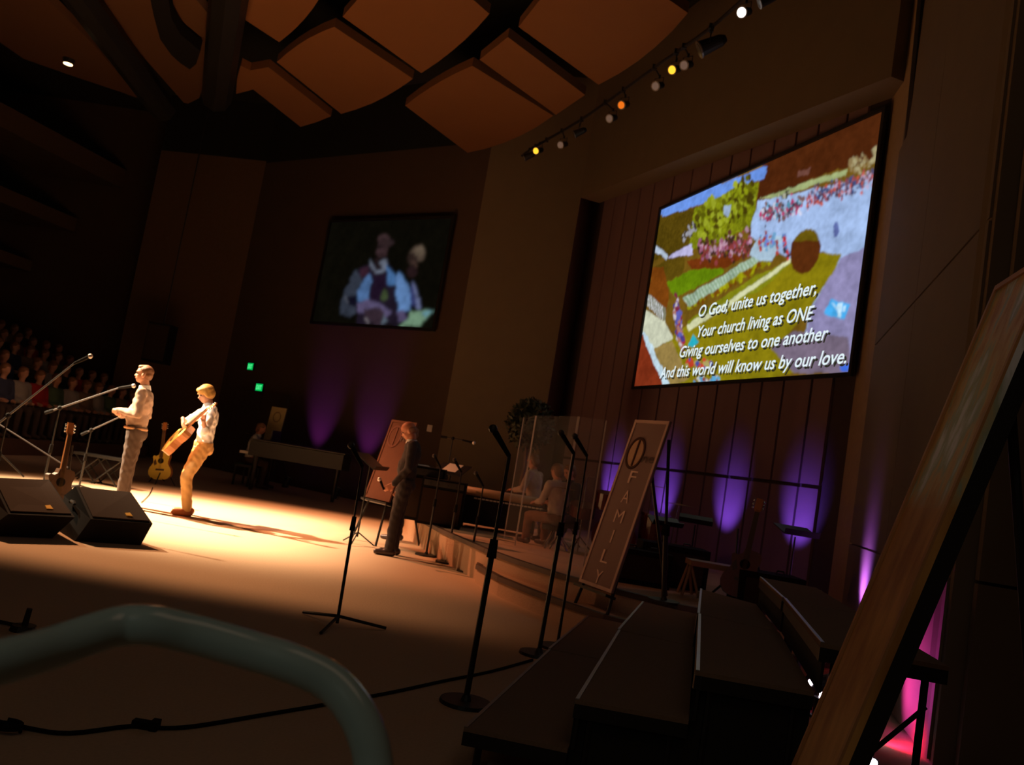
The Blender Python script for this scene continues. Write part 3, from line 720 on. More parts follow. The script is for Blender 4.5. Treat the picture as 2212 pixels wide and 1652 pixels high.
# --- man 2: guitarist
f2 = math.atan2(-.50, -.85)
m2loc = az(399, 1112, 0); top2 = at(433, 830, m2loc.y); k2 = top2.z/1.74
g_tail = at(356, 962, m2loc.y-.12); g_dir = (at(436, 900, m2loc.y-.30) + Vector((0, -.1, 0)) - g_tail).normalized()
def loc2(p): return tuple(RZ(-f2) @ (Vector(p)-m2loc) / k2)
wl2 = loc2(g_tail + g_dir*.72 + Vector((.04, .04, -.07))); g_n = Vector((-.75, -.42, .52)); g_n = (g_n-g_dir*g_n.dot(g_dir)).normalized(); wr2 = loc2(g_tail + g_dir*.40 + g_n*.05 + Vector((.0, 0, .10)))
J = base_joints(hipL=(-.06, .09, .93), hipR=(-.06, -.09, .93), knL=(.10, .13, .50), knR=(.06, -.11, .50), anL=(.02, .13, .088), anR=(-.04, -.10, .088), waist=(-.06, 0, 1.06), chest=(-.06, 0, 1.29),
                shL=(-.04, .19, 1.42), shR=(-.04, -.19, 1.41), elL=((wl2[0])*.35, .36, 1.14), elR=(.14, -.40, 1.20), wrL=wl2, wrR=wr2, neck=(-.03, 0, 1.48), head=(.04, 0, 1.62))
t2, j2, HR2 = person('person with blond hair, white shirt and khaki trousers playing an acoustic guitar', m2loc, f2, J,
       dict(skin=skin, top=white, legs=khaki, shoe=shoet, hair='mop', hairm=hairblond, hem=.16, fold=.012, sleeve='rolled', toeL=(1, .1), toeR=(1, -.25)), k2,
       (.42, .15, 0), dict(L=((.1, -.1, .9), (-.6, -.7, 0), 1.1, 1), R=((-.05, .55, -.75), (-.7, .2, -.4), .5, -1)))
# --- man 3: suit, head bowed, and the person behind
f3 = math.atan2(-.12, -.99)
m3loc = az(848, 1200, 0); top3 = at(868, 908, m3loc.y); k3 = top3.z/1.72
J = base_joints(chest=(-.02, 0, 1.29), neck=(.01, 0, 1.47), head=(.075, 0, 1.60), elL=(.0, .27, 1.13), wrL=(.15, .24, .90), elR=(-.03, -.25, 1.13), wrR=(.04, -.25, .86), anL=(.06, .10, .088), knL=(.05, .11, .5))
t3, j3, _ = person('person in a dark suit with head bowed beside the far orange banner, microphone in hand', m3loc, f3, J,
       dict(skin=skin2, top=suit, topname='jacket', collar=white, legs=suit, shoe=shoeb, hair='bald', hairm=hairgrey, belly=.12, paunch=.02, hem=.30, fold=.006), k3,
       (.55, 0, 0), dict(L=((.75, 0, -.6), (.2, -.9, 0), .9, 1), R=((.4, 0, -.9), (.3, .9, 0), .7, -1)))
h = m3loc + j3['wrL'] + RZ(f3) @ Vector((.10, 0, -.03)); g = G(); g.cone(h - Vector((.0, 0, .05)), h + RZ(f3) @ Vector((.06, 0, .05)), .012, .016); g2 = G(); g2.ell(h + RZ(f3) @ Vector((.075, 0, .065)), .026)
tm = thing('handheld_microphone', 'small handheld microphone held low by the person in the dark suit', 'microphone', h); part('handle', g, blackp, tm); part('head_grille', g2, mat('mic_silver', (.75, .7, .68), .4, .4), tm, sm=True)
p4 = Vector((at(872, 1050, 12.6).x, 12.6, 0)); J = base_joints()
person('person in dark clothes standing half hidden behind the person with bowed head', p4, math.atan2(.3, -.95), J,
       dict(skin=skin2, top=suit, topname='jacket', legs=suit, shoe=shoeb, hair='short', hairm=hairbrown, hem=.28), .93, (.1, 0, 0), dict(L=((.3, 0, -1), (0, -1, 0), .7, 1), R=((.3, 0, -1), (0, 1, 0), .7, -1)), vox=.012, face=False)
# --- seated musicians on the platform
def seat_joints(h=.45):
    return base_joints(hipL=(0, .10, h+.10), hipR=(0, -.10, h+.10), knL=(.40, .16, h+.06), knR=(.38, -.18, h+.06), anL=(.40, .16, .088), anR=(.34, -.18, .088), waist=(-.0, 0, h+.22), chest=(.03, 0, h+.44), shL=(.05, .18, h+.57), shR=(.05, -.18, h+.57),
                       elL=(.08, .26, h+.32), elR=(.08, -.26, h+.32), wrL=(.30, .14, h+.28), wrR=(.30, -.14, h+.28), neck=(.08, 0, h+.63), head=(.12, 0, h+.78))
def stool(loc, h, label):
    t = thing('stool', label, 'stool', loc); L = Vector(loc); g = G(); g.cone(L+Vector((0, 0, h-.06)), L+Vector((0, 0, h)), .16, .165, 20); part('seat', g, blackf, t)
    for a in (0, 2.1, 4.2): g = G(); g.cone(L+Vector((.03*math.cos(a), .03*math.sin(a), h-.06)), L+Vector((.2*math.cos(a), .2*math.sin(a), 0)), .012, .012, 8); part('leg', g, chrome, t)
pale = mat('pale_shirt', (.50, .36, .28), .85); brownt = mat('brown_trousers', (.22, .10, .055), .9)
for lab, px, py, d, k, fz, top, legs_, hr in (
        ('seated musician in a pale shirt nearest the drum shield', 1186, 1200, 11.3, .86, 2.3, pale, brownt, hairbrown),
        ('seated musician in dark clothes just right of the pale shirted one', 1215, 1200, 12.2, .88, -2.6, suit, suit, hairbrown),
        ('seated musician in a white shirt behind the clear shield', 1140, 1150, 13.4, .95, 2.6, pale, slacks, hairbrown)):
    q = at(px, py, d); L = Vector((q.x, d, .36)); h = .36
    person(lab, L, fz, seat_joints(h), dict(skin=skin2, top=top, legs=legs_, shoe=shoeb, hair='x', hairm=hr, hem=.16), k, (.35, 0, 0), dict(L=((1, -.2, 0), (0, -.3, -1), .6, 1), R=((1, .2, 0), (0, .3, -1), .6, -1)), vox=.012, face=True)
    stool(L - RZ(fz) @ Vector((.02, 0, 0)), h*k-.015, 'low round stool under the ' + lab.split(' in ')[0] + ' in ' + lab.split(' in ')[1].split(' nearest')[0].split(' just')[0].split(' behind')[0])
q = at(545, 960, 18.6); L = Vector((q.x, 18.6, 0))
person('dim seated person in a light shirt at the far grand piano', L, 0.15, seat_joints(.45), dict(skin=skin2, top=mat('grey_white_shirt', (.6, .6, .58), .9), legs=slacks, shoe=shoeb, hair='x', hairm=hairbrown, hem=.16), 1.0, (.2, 0, 0), dict(L=((1, 0, 0), (0, 0, -1), .4, 1), R=((1, 0, 0), (0, 0, -1), .4, -1)), vox=.014, face=False)
g = G(); g.box(L+Vector((0, 0, .42)), (.38, .8, .06)); t = thing('piano_bench', 'black bench under the person at the far piano', 'bench', L); part('seat', g, black, t)
for sx in (-.15, .15):
    for sy in (-.35, .35): g = G(); g.box(L+Vector((sx, sy, .195)), (.04, .04, .39)); part('leg', g, black, t)

# ================================================================== INSTRUMENTS AND STANDS
def guitar(name, label, O, D, N, L=1.02, col=spruce, side=amberw, cutaway=True, group=None):
    """O: tail of the body, D: direction to the headstock, N: soundboard normal"""
    D = Vector(D).normalized(); N = (Vector(N)-D*Vector(N).dot(D)).normalized(); S = D.cross(N); O = Vector(O); k = L
    t = thing(name, label, 'guitar', O, group)
    prof = [(0, 0), (.005, .08), (.03, .145), (.08, .185), (.14, .196), (.20, .18), (.25, .145), (.29, .125), (.33, .125), (.38, .14), (.42, .145), (.455, .13), (.475, .09), (.48, .03)]
    cut = [(.48, -.03), (.43, -.045), (.405, -.08), (.415, -.12), (.40, -.14), (.37, -.138), (.33, -.125), (.29, -.125), (.25, -.145), (.20, -.18), (.14, -.196), (.08, -.185), (.03, -.145), (.005, -.08)]
    P = prof + (cut if cutaway else [(x, -y) for x, y in reversed(prof[1:])])
    pt = lambda x, y, z=0: O + D*x*k + S*y*k + N*z*k
    g = G(); g.prism([pt(x, y, -.10) for x, y in P], N*.098*k); part('sides', g, side, t)
    g = G(); g.prism([pt(x, y, 0) for x, y in P], N*.006*k); part('soundboard', g, col, t)
    g = G(); g.cone(pt(.33, 0, .006), pt(.33, 0, .008), .05*k, .05*k, 20); part('soundhole', g, blackp, t)
    g = G(); g.box((0, 0, 0), (0, 0, 0)); g = G(); g.prism([pt(.16, -.07, .006), pt(.19, -.07, .006), pt(.19, .07, .006), pt(.16, .07, .006)], N*.012*k); part('bridge', g, darkw, t)
    g = G(); g.prism([pt(.27, -.06, .007), pt(.36, -.09, .007), pt(.30, -.12, .007), pt(.24, -.10, .007)], N*.003); part('pickguard', g, darkw, t)
    g = G(); g.prism([pt(.46, -.028, -.02), pt(.46, .028, -.02), pt(.86, .023, -.01), pt(.86, -.023, -.01)], N*.024*k); part('neck', g, amberw, t)
    g = G(); g.prism([pt(.38, -.029, .010), pt(.38, .029, .010), pt(.86, .023, .012), pt(.86, -.023, .012)], N*.007*k); part('fretboard', g, darkw, t)
    g = G(); g.prism([pt(.86, -.024, -.005), pt(.86, .024, -.005), pt(.89, .037, -.012), pt(1.0, .032, -.03), pt(1.0, -.032, -.03), pt(.89, -.037, -.012)], N*.018*k); part('headstock', g, amberw, t)
    for s in (-1, 1):
        for q in (.90, .935, .97): g = G(); g.ell(pt(q, s*.05, -.012), (.011, .011, .011), None, 8, 5); part('tuning_peg', g, chrome, t)
    for q in range(6):
        y = (q-2.5)*.0075; g = G(); g.cone(pt(.175, y, .02), pt(.88, y*.8, .02), .0009, .0009, 4); part('string', g, brass, t)
    return t
D = Vector((.55, -.42, .66)).normalized()
hl = at(436, 900, m2loc.y-.30)
tail = at(356, 962, m2loc.y-.12)
D = (hl + Vector((0, -.1, .0)) - tail).normalized()
guitar('acoustic_guitar', 'yellow topped acoustic guitar held by the person in the white shirt', tail, D, (-.75, -.42, .52), 1.0)
# guitar on a stand behind
gs = az(343, 1046, 0); tb = at(343, 1036, gs.y)
guitar('acoustic_guitar', 'yellow cutaway guitar standing upright on a floor stand between the two front performers', tb, (-.10, .02, 1), (.05, -.99, .05), 1.0, mat('bright_spruce', (.85, .62, .06), .35))
def gstand(loc, label, h=.35, f=(0, -1)):
    t = thing('guitar_stand', label, 'guitar stand', loc); L = Vector(loc)
    for a in (.6, 2.7, 4.7): g = G(); g.tube([L+Vector((0, .12, h)), L+Vector((.26*math.cos(a), .12+.22*math.sin(a), 0))], .011, 6); part('leg', g, black, t)
    g = G(); g.tube([L+Vector((0, .12, h)), L+Vector((-.03, .13, h+.42))], .011, 6); part('neck_post', g, black, t)
    for s in (-1, 1): g = G(); g.tube([L+Vector((0, .12, h*.4)), L+Vector((s*.1, .02, h*.2)), L+Vector((s*.1, -.08, h*.2+.03))], .01, 6); part('cradle_arm', g, black, t)
gstand((tb.x, tb.y-.02, 0), 'black stand under the upright cutaway guitar', .35)

def mic_head(g_parent, p, d, name='microphone', bright=False):
    d = Vector(d).normalized(); g = G(); g.cone(p, p+d*.16, .013, .019); part('microphone', g, blackp, g_parent)
    mo = [c for c in g_parent.children if c.name.startswith('microphone')][-1]
    g = G(); g.ell(p+d*.185, .026, None, 10, 7); o = part('head_grille', g, mat('mic_mesh', (.75, .70, .68), .4, .5) if bright else mat('mic_mesh_dark', (.05, .045, .04), .5, .4)); o.parent = mo
    for v in o.data.vertices: v.co -= rootloc(mo)
def mic_stand(label, foot, h, boom=None, base='tripod', clamp=None, mic=True, r=.012, group=None, lean=(0, 0)):
    """boom: (from point, to point) world; straight stand when None"""
    L = Vector(foot); t = thing('microphone_stand', label, 'microphone stand', L, group)
    topp = L + Vector((lean[0], lean[1], h)); ch = clamp or h*.55; mid = L.lerp(topp, ch/h)
    g = G(); g.cone(L+Vector((0, 0, .02)), mid, r*1.2, r*1.2, 8); part('lower_tube', g, black, t)
    g = G(); g.cone(mid, topp, r*.75, r*.75, 8); part('upper_tube', g, black, t)
    g = G(); g.cone(mid-Vector((0, 0, .05)), mid+Vector((0, 0, .05)), r*2.0, r*1.6, 10); part('clutch', g, blackp, t)
    if base == 'round': g = G(); g.cone(L, L+Vector((0, 0, .02)), .145, .14, 24); g.cone(L+Vector((0, 0, .02)), L+Vector((0, 0, .05)), .03, .02, 12); part('base', g, black, t)
    else:
        for a in (.4, 2.5, 4.6): g = G(); g.tube([L+Vector((0, 0, .07)), L+Vector((.36*math.cos(a), .36*math.sin(a), .014))], .012, 6); part('leg', g, black, t)
    if boom:
        a, b = Vector(boom[0]), Vector(boom[1]); g = G(); g.cone(a, b, .011, .009, 8); part('boom_arm', g, mat('boom_grey', (.05, .04, .04), .5, .2), t)
        g = G(); g.cone(a, a+(a-b).normalized()*.10, .02, .02, 8); part('counterweight', g, blackp, t)
        g = G(); g.ell(topp, .03, None, 8, 6); part('boom_clutch', g, blackp, t)
        mic_head(t, b, (b-a).normalized()+Vector((0, 0, .0)) + (Vector((.3, 0, -.1)) if (b-a).x > 0 else Vector()), bright=True)
    elif mic: mic_head(t, topp, Vector((-.5, .2, .6)))
    return t
# booms at far left
yA = 9.2; a, b = at(-30, 935, yA), at(160, 785, yA)
mid = a.lerp(b, .25); mic_stand('tall boom microphone stand at the left edge of the stage, arm reaching highest', (mid.x, mid.y, 0), mid.z, (a, b))
yB = 10.6; a, b = at(115, 886, yB), at(256, 838, yB); mid = a.lerp(b, .1)
mic_stand('boom microphone stand pointing at the mouth of the singer in the tan shirt', (mid.x, mid.y, 0), mid.z, (a, b))
yC = 12.2; a, b = at(190, 932, yC), at(262, 899, yC); mid = a.lerp(b, .1)
mic_stand('short boom stand half hidden behind the singer in the tan shirt', (mid.x, mid.y, 0), mid.z, (a, b))
a, b = at(-20, 880, 9.9), at(-5, 900, 9.9)
g = G(); g.tube([at(-20, 905, 9.8), at(60, 955, 9.8), at(150, 1012, 9.8)], .010, 6); 
q = at(150, 1012, 9.8); 
t = thing('tripod_stand', 'slanting black stand legs behind the left floor monitor', 'stand', (q.x, q.y, 0)); part('upper_leg', g, mat('boom_grey', (.1, .1, .1)), t)
g = G(); g.tube([at(-20, 960, 9.8), at(52, 1030, 9.8)], .010, 6); part('lower_leg', g, black, t); 
g = G(); g.tube([q, (q.x, q.y, 0)], .012, 6); part('post', g, black, t)
# bass guitar on stand behind the monitors
gq = az(115, 1122, 0); gq = Vector((gq.x, gq.y, .08)); gl_ = at(152, 908, gq.y).z - .1
guitar('bass_guitar', 'dark brown bass guitar upright behind the gap between the floor monitors', gq, (-.05, .05, 1), (.75, -.65, .1), gl_, darkw, darkw)
gstand((gq.x, gq.y, 0), 'black stand holding the dark brown bass guitar', .35)
# small folding stands on the stage behind the singers
for px, py, lab in ((185, 1040, 'low black folding stool on the far left of the stage'), (232, 1048, 'low black effects stand beside the folding stool')):
    q = az(px, py, 0); t = thing('folding_stool', lab, 'stool', q); g = G(); g.box(q+Vector((0, 0, .42)), (.42, .3, .04)); part('seat', g, black, t)
    for sx in (-1, 1):
        for sy in (-1, 1): g = G(); g.tube([q+Vector((sx*.18, sy*.12, .4)), q+Vector((-sx*.2, sy*.12, 0))], .012, 6); part('leg', g, black, t)

# floor monitors (wedges)
def wedge(label, FL, FR, dep, h, hb):
    """FL, FR: near bottom corners on the floor; dep: depth vector; low front lip h, high back hb"""
    FL, FR, dep = Vector(FL), Vector(FR), Vector(dep); c = (FL+FR)/2 + dep/2; t = thing('floor_monitor', label, 'loudspeaker', c)
    prof = [(0, 0), (1, 0), (1.08, .12), (.62, hb), (.42, hb), (-.04, h)]
    pts = [FL + dep*x + Vector((0, 0, z)) for x, z in prof]; g = G(); g.prism(pts, FR-FL); part('cabinet', g, blackp, t)
    d = (FR-FL); a = FL + dep*(-.04) + Vector((0, 0, h)); b = FL + dep*.42 + Vector((0, 0, hb)); n = (b-a).cross(d).normalized(); n = n if n.y < 0 or n.z > 0 else -n
    e = d*.03; g = G(); g.prism([a+e+(b-a)*.05, a+d-e+(b-a)*.05, b+d-e-(b-a)*.05, b+e-(b-a)*.05], n*.014); part('grille', g, grille, t)
    g = G(); q = a + d*.62 + (b-a)*.16 + n*.016; g.box(q, (.06, .02, .03)); part('badge', g, mat('badge_gold', (.7, .4, .08), .4, .3), t)
    for s in (.02, .98): g = G(); g.box(FL+d*s+dep*.5+Vector((0, 0, h*.8)), (.03, .16, .05)); part('side_handle', g, black, t)
    return t
def wedge2(label, tl, tr, ll, lr, bl, br, zt=.45, zl=.22):
    T0, T1, L0, L1 = az(*tl, zt), az(*tr, zt), az(*ll, zl), az(*lr, zl)
    B0, B1 = az(*bl, 0), az(*br, 0); B0.y = L0.y+.03; B1.y = L1.y+.03
    back = (T0-L0); back.z = 0; back = back.normalized()*.22
    c = (B0+B1+T0+T1)/4; c.z = 0; t = thing('floor_monitor', label, 'loudspeaker', c)
    g = G(); A = [B0, L0, T0, T0+back-Vector((0, 0, .12)), Vector((T0.x+back.x, T0.y+back.y, 0))]; D_ = [B1, L1, T1, T1+back-Vector((0, 0, .12)), Vector((T1.x+back.x, T1.y+back.y, 0))]
    n = 5; g.add(A+D_, [tuple(range(n-1, -1, -1)), tuple(range(n, 2*n))]+[(i, (i+1) % n, (i+1) % n+n, i+n) for i in range(n)]); part('cabinet', g, blackp, t)
    nn = (T0-L0).cross(L1-L0).normalized(); nn = nn if nn.z > 0 else -nn
    P = lambda u, v: (L0.lerp(L1, u)).lerp(T0.lerp(T1, u), v)
    g = G(); g.prism([P(.04, .06), P(.96, .06), P(.96, .95), P(.04, .95)], nn*.012); part('grille', g, grille, t)
    g = G(); g.prism([P(.60, .14)+nn*.013, P(.70, .14)+nn*.013, P(.69, .24)+nn*.013, P(.60, .22)+nn*.013], nn*.008); part('badge', g, mat('badge_gold', (.7, .4, .08), .4, .3), t)
    for m0, m1, m2 in ((A[0], A[1], A[4]), (D_[0], D_[1], D_[4])):
        q = (m0+m2)/2+Vector((0, 0, .3)); g = G(); g.tube([q+(m2-m0)*-.12, q+(m2-m0)*-.08+Vector((0, 0, .015)), q+(m2-m0)*.08+Vector((0, 0, .015)), q+(m2-m0)*.12], .014, 6); part('side_handle', g, black, t)
wedge2('right-hand black wedge floor monitor in front of the singers', (163, 1050), (283, 1063), (196, 1121), (330, 1131), (176, 1166), (302, 1178))
wedge2('left-hand black wedge floor monitor at the edge of the picture', (-20, 1031), (106, 1036), (18, 1110), (162, 1117), (-10, 1152), (128, 1160))

# straight stands in the open
q = az(727, 1352, 0); tp = at(783, 1008, q.y); mic_stand('slim black microphone stand alone at the near edge of the lit stage', q, tp.z, None, 'tripod', .88*.82, True, .010, lean=(tp.x-q.x, 0))
for px, py, tx, ty, lab in ((1005, 1520, 1100, 985, 'nearest tall black microphone stand, left of the carpeted risers'), (1163, 1415, 1240, 980, 'tall black microphone stand beside the lowest riser, left of a thinner one'), (1203, 1400, 1268, 985, 'thin black microphone stand left of the leaning family banner')):
    q = az(px, py, 0); tp = at(tx, ty, q.y); mic_stand(lab, q, tp.z, None, 'round', tp.z*.62, True, .014 if px < 1200 else .010, lean=(tp.x-q.x, 0))
for px, py, ty, lab in ((920, 1200, 1010, 'round-based stand at the foot of the steps, nearest the bowed person'), (965, 1216, 1020, 'middle round-based stand at the foot of the steps'), (1012, 1236, 1050, 'round-based stand at the foot of the steps, nearest the camera')):
    q = az(px, py, 0); tp = at(px+32, ty, q.y); mic_stand(lab, q, tp.z, None, 'round', tp.z*.6, True, .012, lean=(tp.x-q.x, 0))
# black post right of the family banner
q = az(1433, 1300, .36); q = Vector((q.x, q.y, .36)); tp = at(1445, 950, q.y+.1)
mic_stand('thick black upright stand directly right of the leaning family banner', q, tp.z-.36, None, 'round', .62, False, .020, lean=(tp.x-q.x, .1))

# music stands
def music_stand(label, foot, h, rz=0, tilt=-.9, sheet=True, w_=.5, hh=.34, tripod=True):
    L = Vector(foot); t = thing('music_stand', label, 'music stand', L); g = G(); g.cone(L+Vector((0, 0, .1)), L+Vector((0, 0, h)), .012, .009, 8); part('post', g, black, t)
    M = RZ(rz) @ Matrix.Rotation(tilt, 4, 'X'); c = L+Vector((0, 0, h+.06)); g = G(); g.box(c, (w_, hh, .012), M); g.box(c + M @ Vector((0, -hh/2, .03)), (w_, .012, .05), M); part('desk', g, black, t)
    for a in (.4, 2.5, 4.6): g = G(); g.tube([L+Vector((0, 0, .16)), L+Vector((.24*math.cos(a), .24*math.sin(a), .012))], .009, 6); part('leg', g, black, t)
    if sheet:
        g = G(); g.box(c + M @ Vector((0, 0, .012)), (.24, .30, .004), M); single('sheet_music', g, paper, 'white music sheet on the far-platform music stand at the ' + ('left' if 'left' in label else 'right'), 'sheet music')
for lab, px, py, d, z, h, rz, sh in (
        ('black music stand at the far end of the platform, left one', 925, 1020, 12.6, .36, .95, .9, True),
        ('black music stand at the far end of the platform, right one', 975, 1015, 12.9, .36, 1.0, -.5, True),
        ('black music stand behind the family banner', 1436, 1128, 9.4, .36, .62, .3, False),
        ('black music stand silhouetted before the middle purple glow', 1503, 1124, 9.6, .36, .70, -.2, False)):
    q = at(px, py, d); music_stand(lab, (q.x, d, z), max(.3, q.z-z-.05), rz, .5, sh, *((.5, .34) if sh else (.36, .16)))
q = at(722 if False else 1720, 1142, 8.7); L = Vector((q.x, 8.7, .36)); music_stand('wide black music stand before the rightmost purple glow', L, q.z-.44, .1, .25, False, .36, .3)
q = at(800, 1003, 11.3); L = Vector((q.x, 11.3, 0)); music_stand('black music stand facing the person with bowed head', L, q.z-.02, 1.35, .55, False, .5, .34)
# tall overhead microphone stand at the platform's far end
q = at(985, 948, 13.6); L = Vector((q.x-.05, 13.6, .36)); mic_stand('tall stand with a crossbar before the pale pilaster', L, q.z-.36, (q-Vector((.14, 0, 0)), q+Vector((.10, 0, .0))), 'round')
q = at(1283, 1040, 11.8)

# amplifiers at the far end of the platform
for px, py, d, s, lab in ((915, 1075, 12.3, (.5, .4, .75), 'black speaker cabinet beside the far music stands'), (955, 1085, 12.0, (.6, .45, .62), 'wide black amplifier left of the stage piano')):
    q = at(px, py, d); L = Vector((q.x, d, .36)); t = thing('amplifier', lab, 'amplifier', L); g = G(); g.box(L+Vector((0, 0, s[2]/2)), s); part('cabinet', g, blackp, t)
    g = G(); g.box(L+Vector((0, -s[1]/2-.008, s[2]*.42)), (s[0]*.9, .016, s[2]*.72)); part('grille', g, grille, t)
    g = G(); g.box(L+Vector((0, -s[1]/2-.008, s[2]*.9)), (s[0]*.9, .014, s[2]*.12)); part('control_panel', g, mat('panel_dark', (.03, .028, .026), .6), t)
    for i in range(4): g = G(); g.cone(L+Vector((-s[0]*.3+i*s[0]*.2, -s[1]/2-.015, s[2]*.9)), L+Vector((-s[0]*.3+i*s[0]*.2, -s[1]/2-.03, s[2]*.9)), .012, .012, 8); part('knob', g, black, t)
# stage piano: pale rounded lid over a dark body
a, b = at(1000, 1056, 12.4), at(1168, 1086, 12.4); c = (a+b)/2; z = c.z
t = thing('stage_piano', 'long dark piano with a pale rounded wooden top rail on the platform', 'piano', (c.x, 12.4, .36))
g = G(); g.cone((a.x, 12.36, z), (b.x, 12.36, z), .06, .06, 16); part('top_rail', g, lightw, t, 'pale rounded wooden rail', True)
g = G(); g.box((c.x, 12.65, (z+.36)/2+.02), (b.x-a.x-.06, .5, z-.36-.08)); part('body', g, blackp, t)
g = G(); g.box((c.x, 12.38, .36+.32), (b.x-a.x-.1, .04, .5)); part('front_panel', g, blackf, t)
for s in (a.x+.06, b.x-.06): g = G(); g.box((s, 12.42, (z+.36)/2), (.05, .08, z-.36)); part('side_post', g, darkw, t)
g = G()
for i in range(18): g.box((a.x+.2+i*.055, 12.37, z-.09), (.046, .03, .02))
o = part('key_row', g, paper, t); o['kind'] = 'stuff'
# orange box of folders by the piano: skipped (not seen)
# drum shield: clear panels with pale edges
sh = [(1088, 1163, 11.9), (1112, 1178, 11.2), (1200, 1213, 10.4), (1262, 1225, 10.6)]
F_ = [az(p[0], p[1], .36) for p in sh]
for i in range(3):
    A, B = F_[i], F_[i+1]; hgt = 1.62; d = (B-A).normalized(); n = Vector((d.y, -d.x, 0))
    t = thing('drum_shield_panel', ('far narrow', 'middle', 'near')[i] + ' clear acrylic panel of the drum shield with pale edges', 'acrylic panel', A)
    g = G(); g.prism([A, B, B+Vector((0, 0, hgt)), A+Vector((0, 0, hgt))], n*.006); part('pane', g, acrylic, t)
    for q in ((A, B)): g = G(); g.box(q+Vector((0, 0, hgt/2))+d*(.008 if q is A else -.008), (.014, .014, hgt)); part('edge_strip', g, acredge, t)
# drum kit
q = az(1262, 1205, .36); D0 = Vector((q.x+.55, q.y+.9, .36)); D0 = Vector((at(1275, 1120, 11.2).x+.35, 11.3, .36))
t = thing('drum_kit', 'red drum kit with cymbals behind the clear shield', 'drum kit', D0)
g = G(); g.cone(D0+Vector((-.05, -.3, .28)), D0+Vector((.05, .15, .28)), .28, .28, 24); part('bass_drum', g, redgloss, t)
bd = [c for c in t.children][-1]
g = G(); g.cone(D0+Vector((-.055, -.32, .28)), D0+Vector((-.052, -.30, .28)), .26, .26, 24); o = part('drum_head', g, mat('drum_head', (.06, .05, .05), .4)); o.parent = bd
for c_, r_, hh in (((-.18, -.02, .62), .14, .2), ((.16, 0, .64), .15, .22), ((.48, -.1, .30), .19, .36), ((-.46, .0, .48), .17, .14)):
    p = D0+Vector(c_); g = G(); g.cone(p, p+Vector((0, -.04, hh)), r_, r_, 20); part('tom', g, redgloss, t); tm_ = t.children[-1]
    g = G(); g.cone(p+Vector((0, -.04, hh)), p+Vector((0, -.042, hh+.012)), r_*1.04, r_*1.04, 20); o = part('rim', g, chrome); o.parent = tm_; 
for c_, r_ in (((-.45, .1, .98), .24), ((.42, .12, 1.0), .26), ((.75, -.05, .82), .20), ((-.75, -.05, .78), .17)):
    p = D0+Vector(c_); g = G(); g.cone(p, p+Vector((0, 0, .012)), r_, .04, 24); part('cymbal', g, brass, t); cy = t.children[-1]
    g = G(); g.cone(D0+Vector((c_[0]*.95, c_[1], 0)), p, .010, .008, 8); part('cymbal_stand', g, chrome, t)
    for a_ in (0, 2.1, 4.2): g = G(); g.tube([D0+Vector((c_[0]*.95, c_[1], .2)), D0+Vector((c_[0]*.95+.2*math.cos(a_), c_[1]+.2*math.sin(a_), .01))], .008, 6); part('stand_leg', g, chrome, t)
for ch in t.children:
    for gc in ch.children:
        pass
# potted tree behind the piano
T0 = Vector((at(1130, 990, 14.8).x, 14.8, .36)); t = thing('potted_tree', 'dark bushy potted tree in front of the pilaster corner', 'plant', T0)
g = G(); g.cone(T0, T0+Vector((0, 0, .4)), .2, .26, 20); part('pot', g, darkw, t)
g = G(); g.tube([T0+Vector((0, 0, .35)), T0+Vector((.05, 0, 1.0)), T0+Vector((-.03, 0, 1.9))], .03, 8); part('trunk', g, darkw, t)
g = G(); cz = at(1135, 915, 14.8).z
for i in range(1500):
    v = Vector((rng.randn(), rng.randn(), rng.randn())); v.normalize(); r_ = .35+.65*rng.rand()**.5
    c = Vector((T0.x+.03, T0.y, cz)) + Vector((v.x*.42, v.y*.42, v.z*.46))*r_; u = Vector((rng.randn(), rng.randn(), rng.randn())).normalized(); w2 = u.cross(v).normalized()
    g.add([c-u*.06, c+w2*.022, c+u*.06, c-w2*.022], [(0, 1, 2, 3)])
o = part('foliage', g, leaf, t); o['kind'] = 'stuff'
# grand piano in the dark at the back
P0 = Vector((at(655, 1020, 18.2).x, 18.2, 0)); t = thing('grand_piano', 'black grand piano in the dark at the back of the stage', 'piano', P0)
out = [(-.95, -.72), (-.95, .72), (.1, .70), (.35, .55), (.6, .2), (.85, -.1), (.95, -.4), (.85, -.72)]
g = G(); g.prism([P0+Vector((x*1.05, y, .68)) for x, y in out], (0, 0, .30)); part('case', g, black, t)
g = G(); g.prism([P0+Vector((x*1.05+.02, y, .99)) for x, y in out], (0, 0, .025)); part('lid', g, black, t)
g = G(); g.box(P0+Vector((-1.08, 0, .72)), (.22, 1.3, .05)); part('keyboard', g, paper, t)
for x, y in ((-.85, -.6), (-.85, .6), (.75, -.3)): g = G(); g.cone(P0+Vector((x, y, 0)), P0+Vector((x, y, .68)), .035, .06, 12); part('leg', g, black, t)
g = G(); g.box(P0+Vector((-.7, 0, 1.12)), (.03, .7, .24)); part('music_desk', g, black, t)
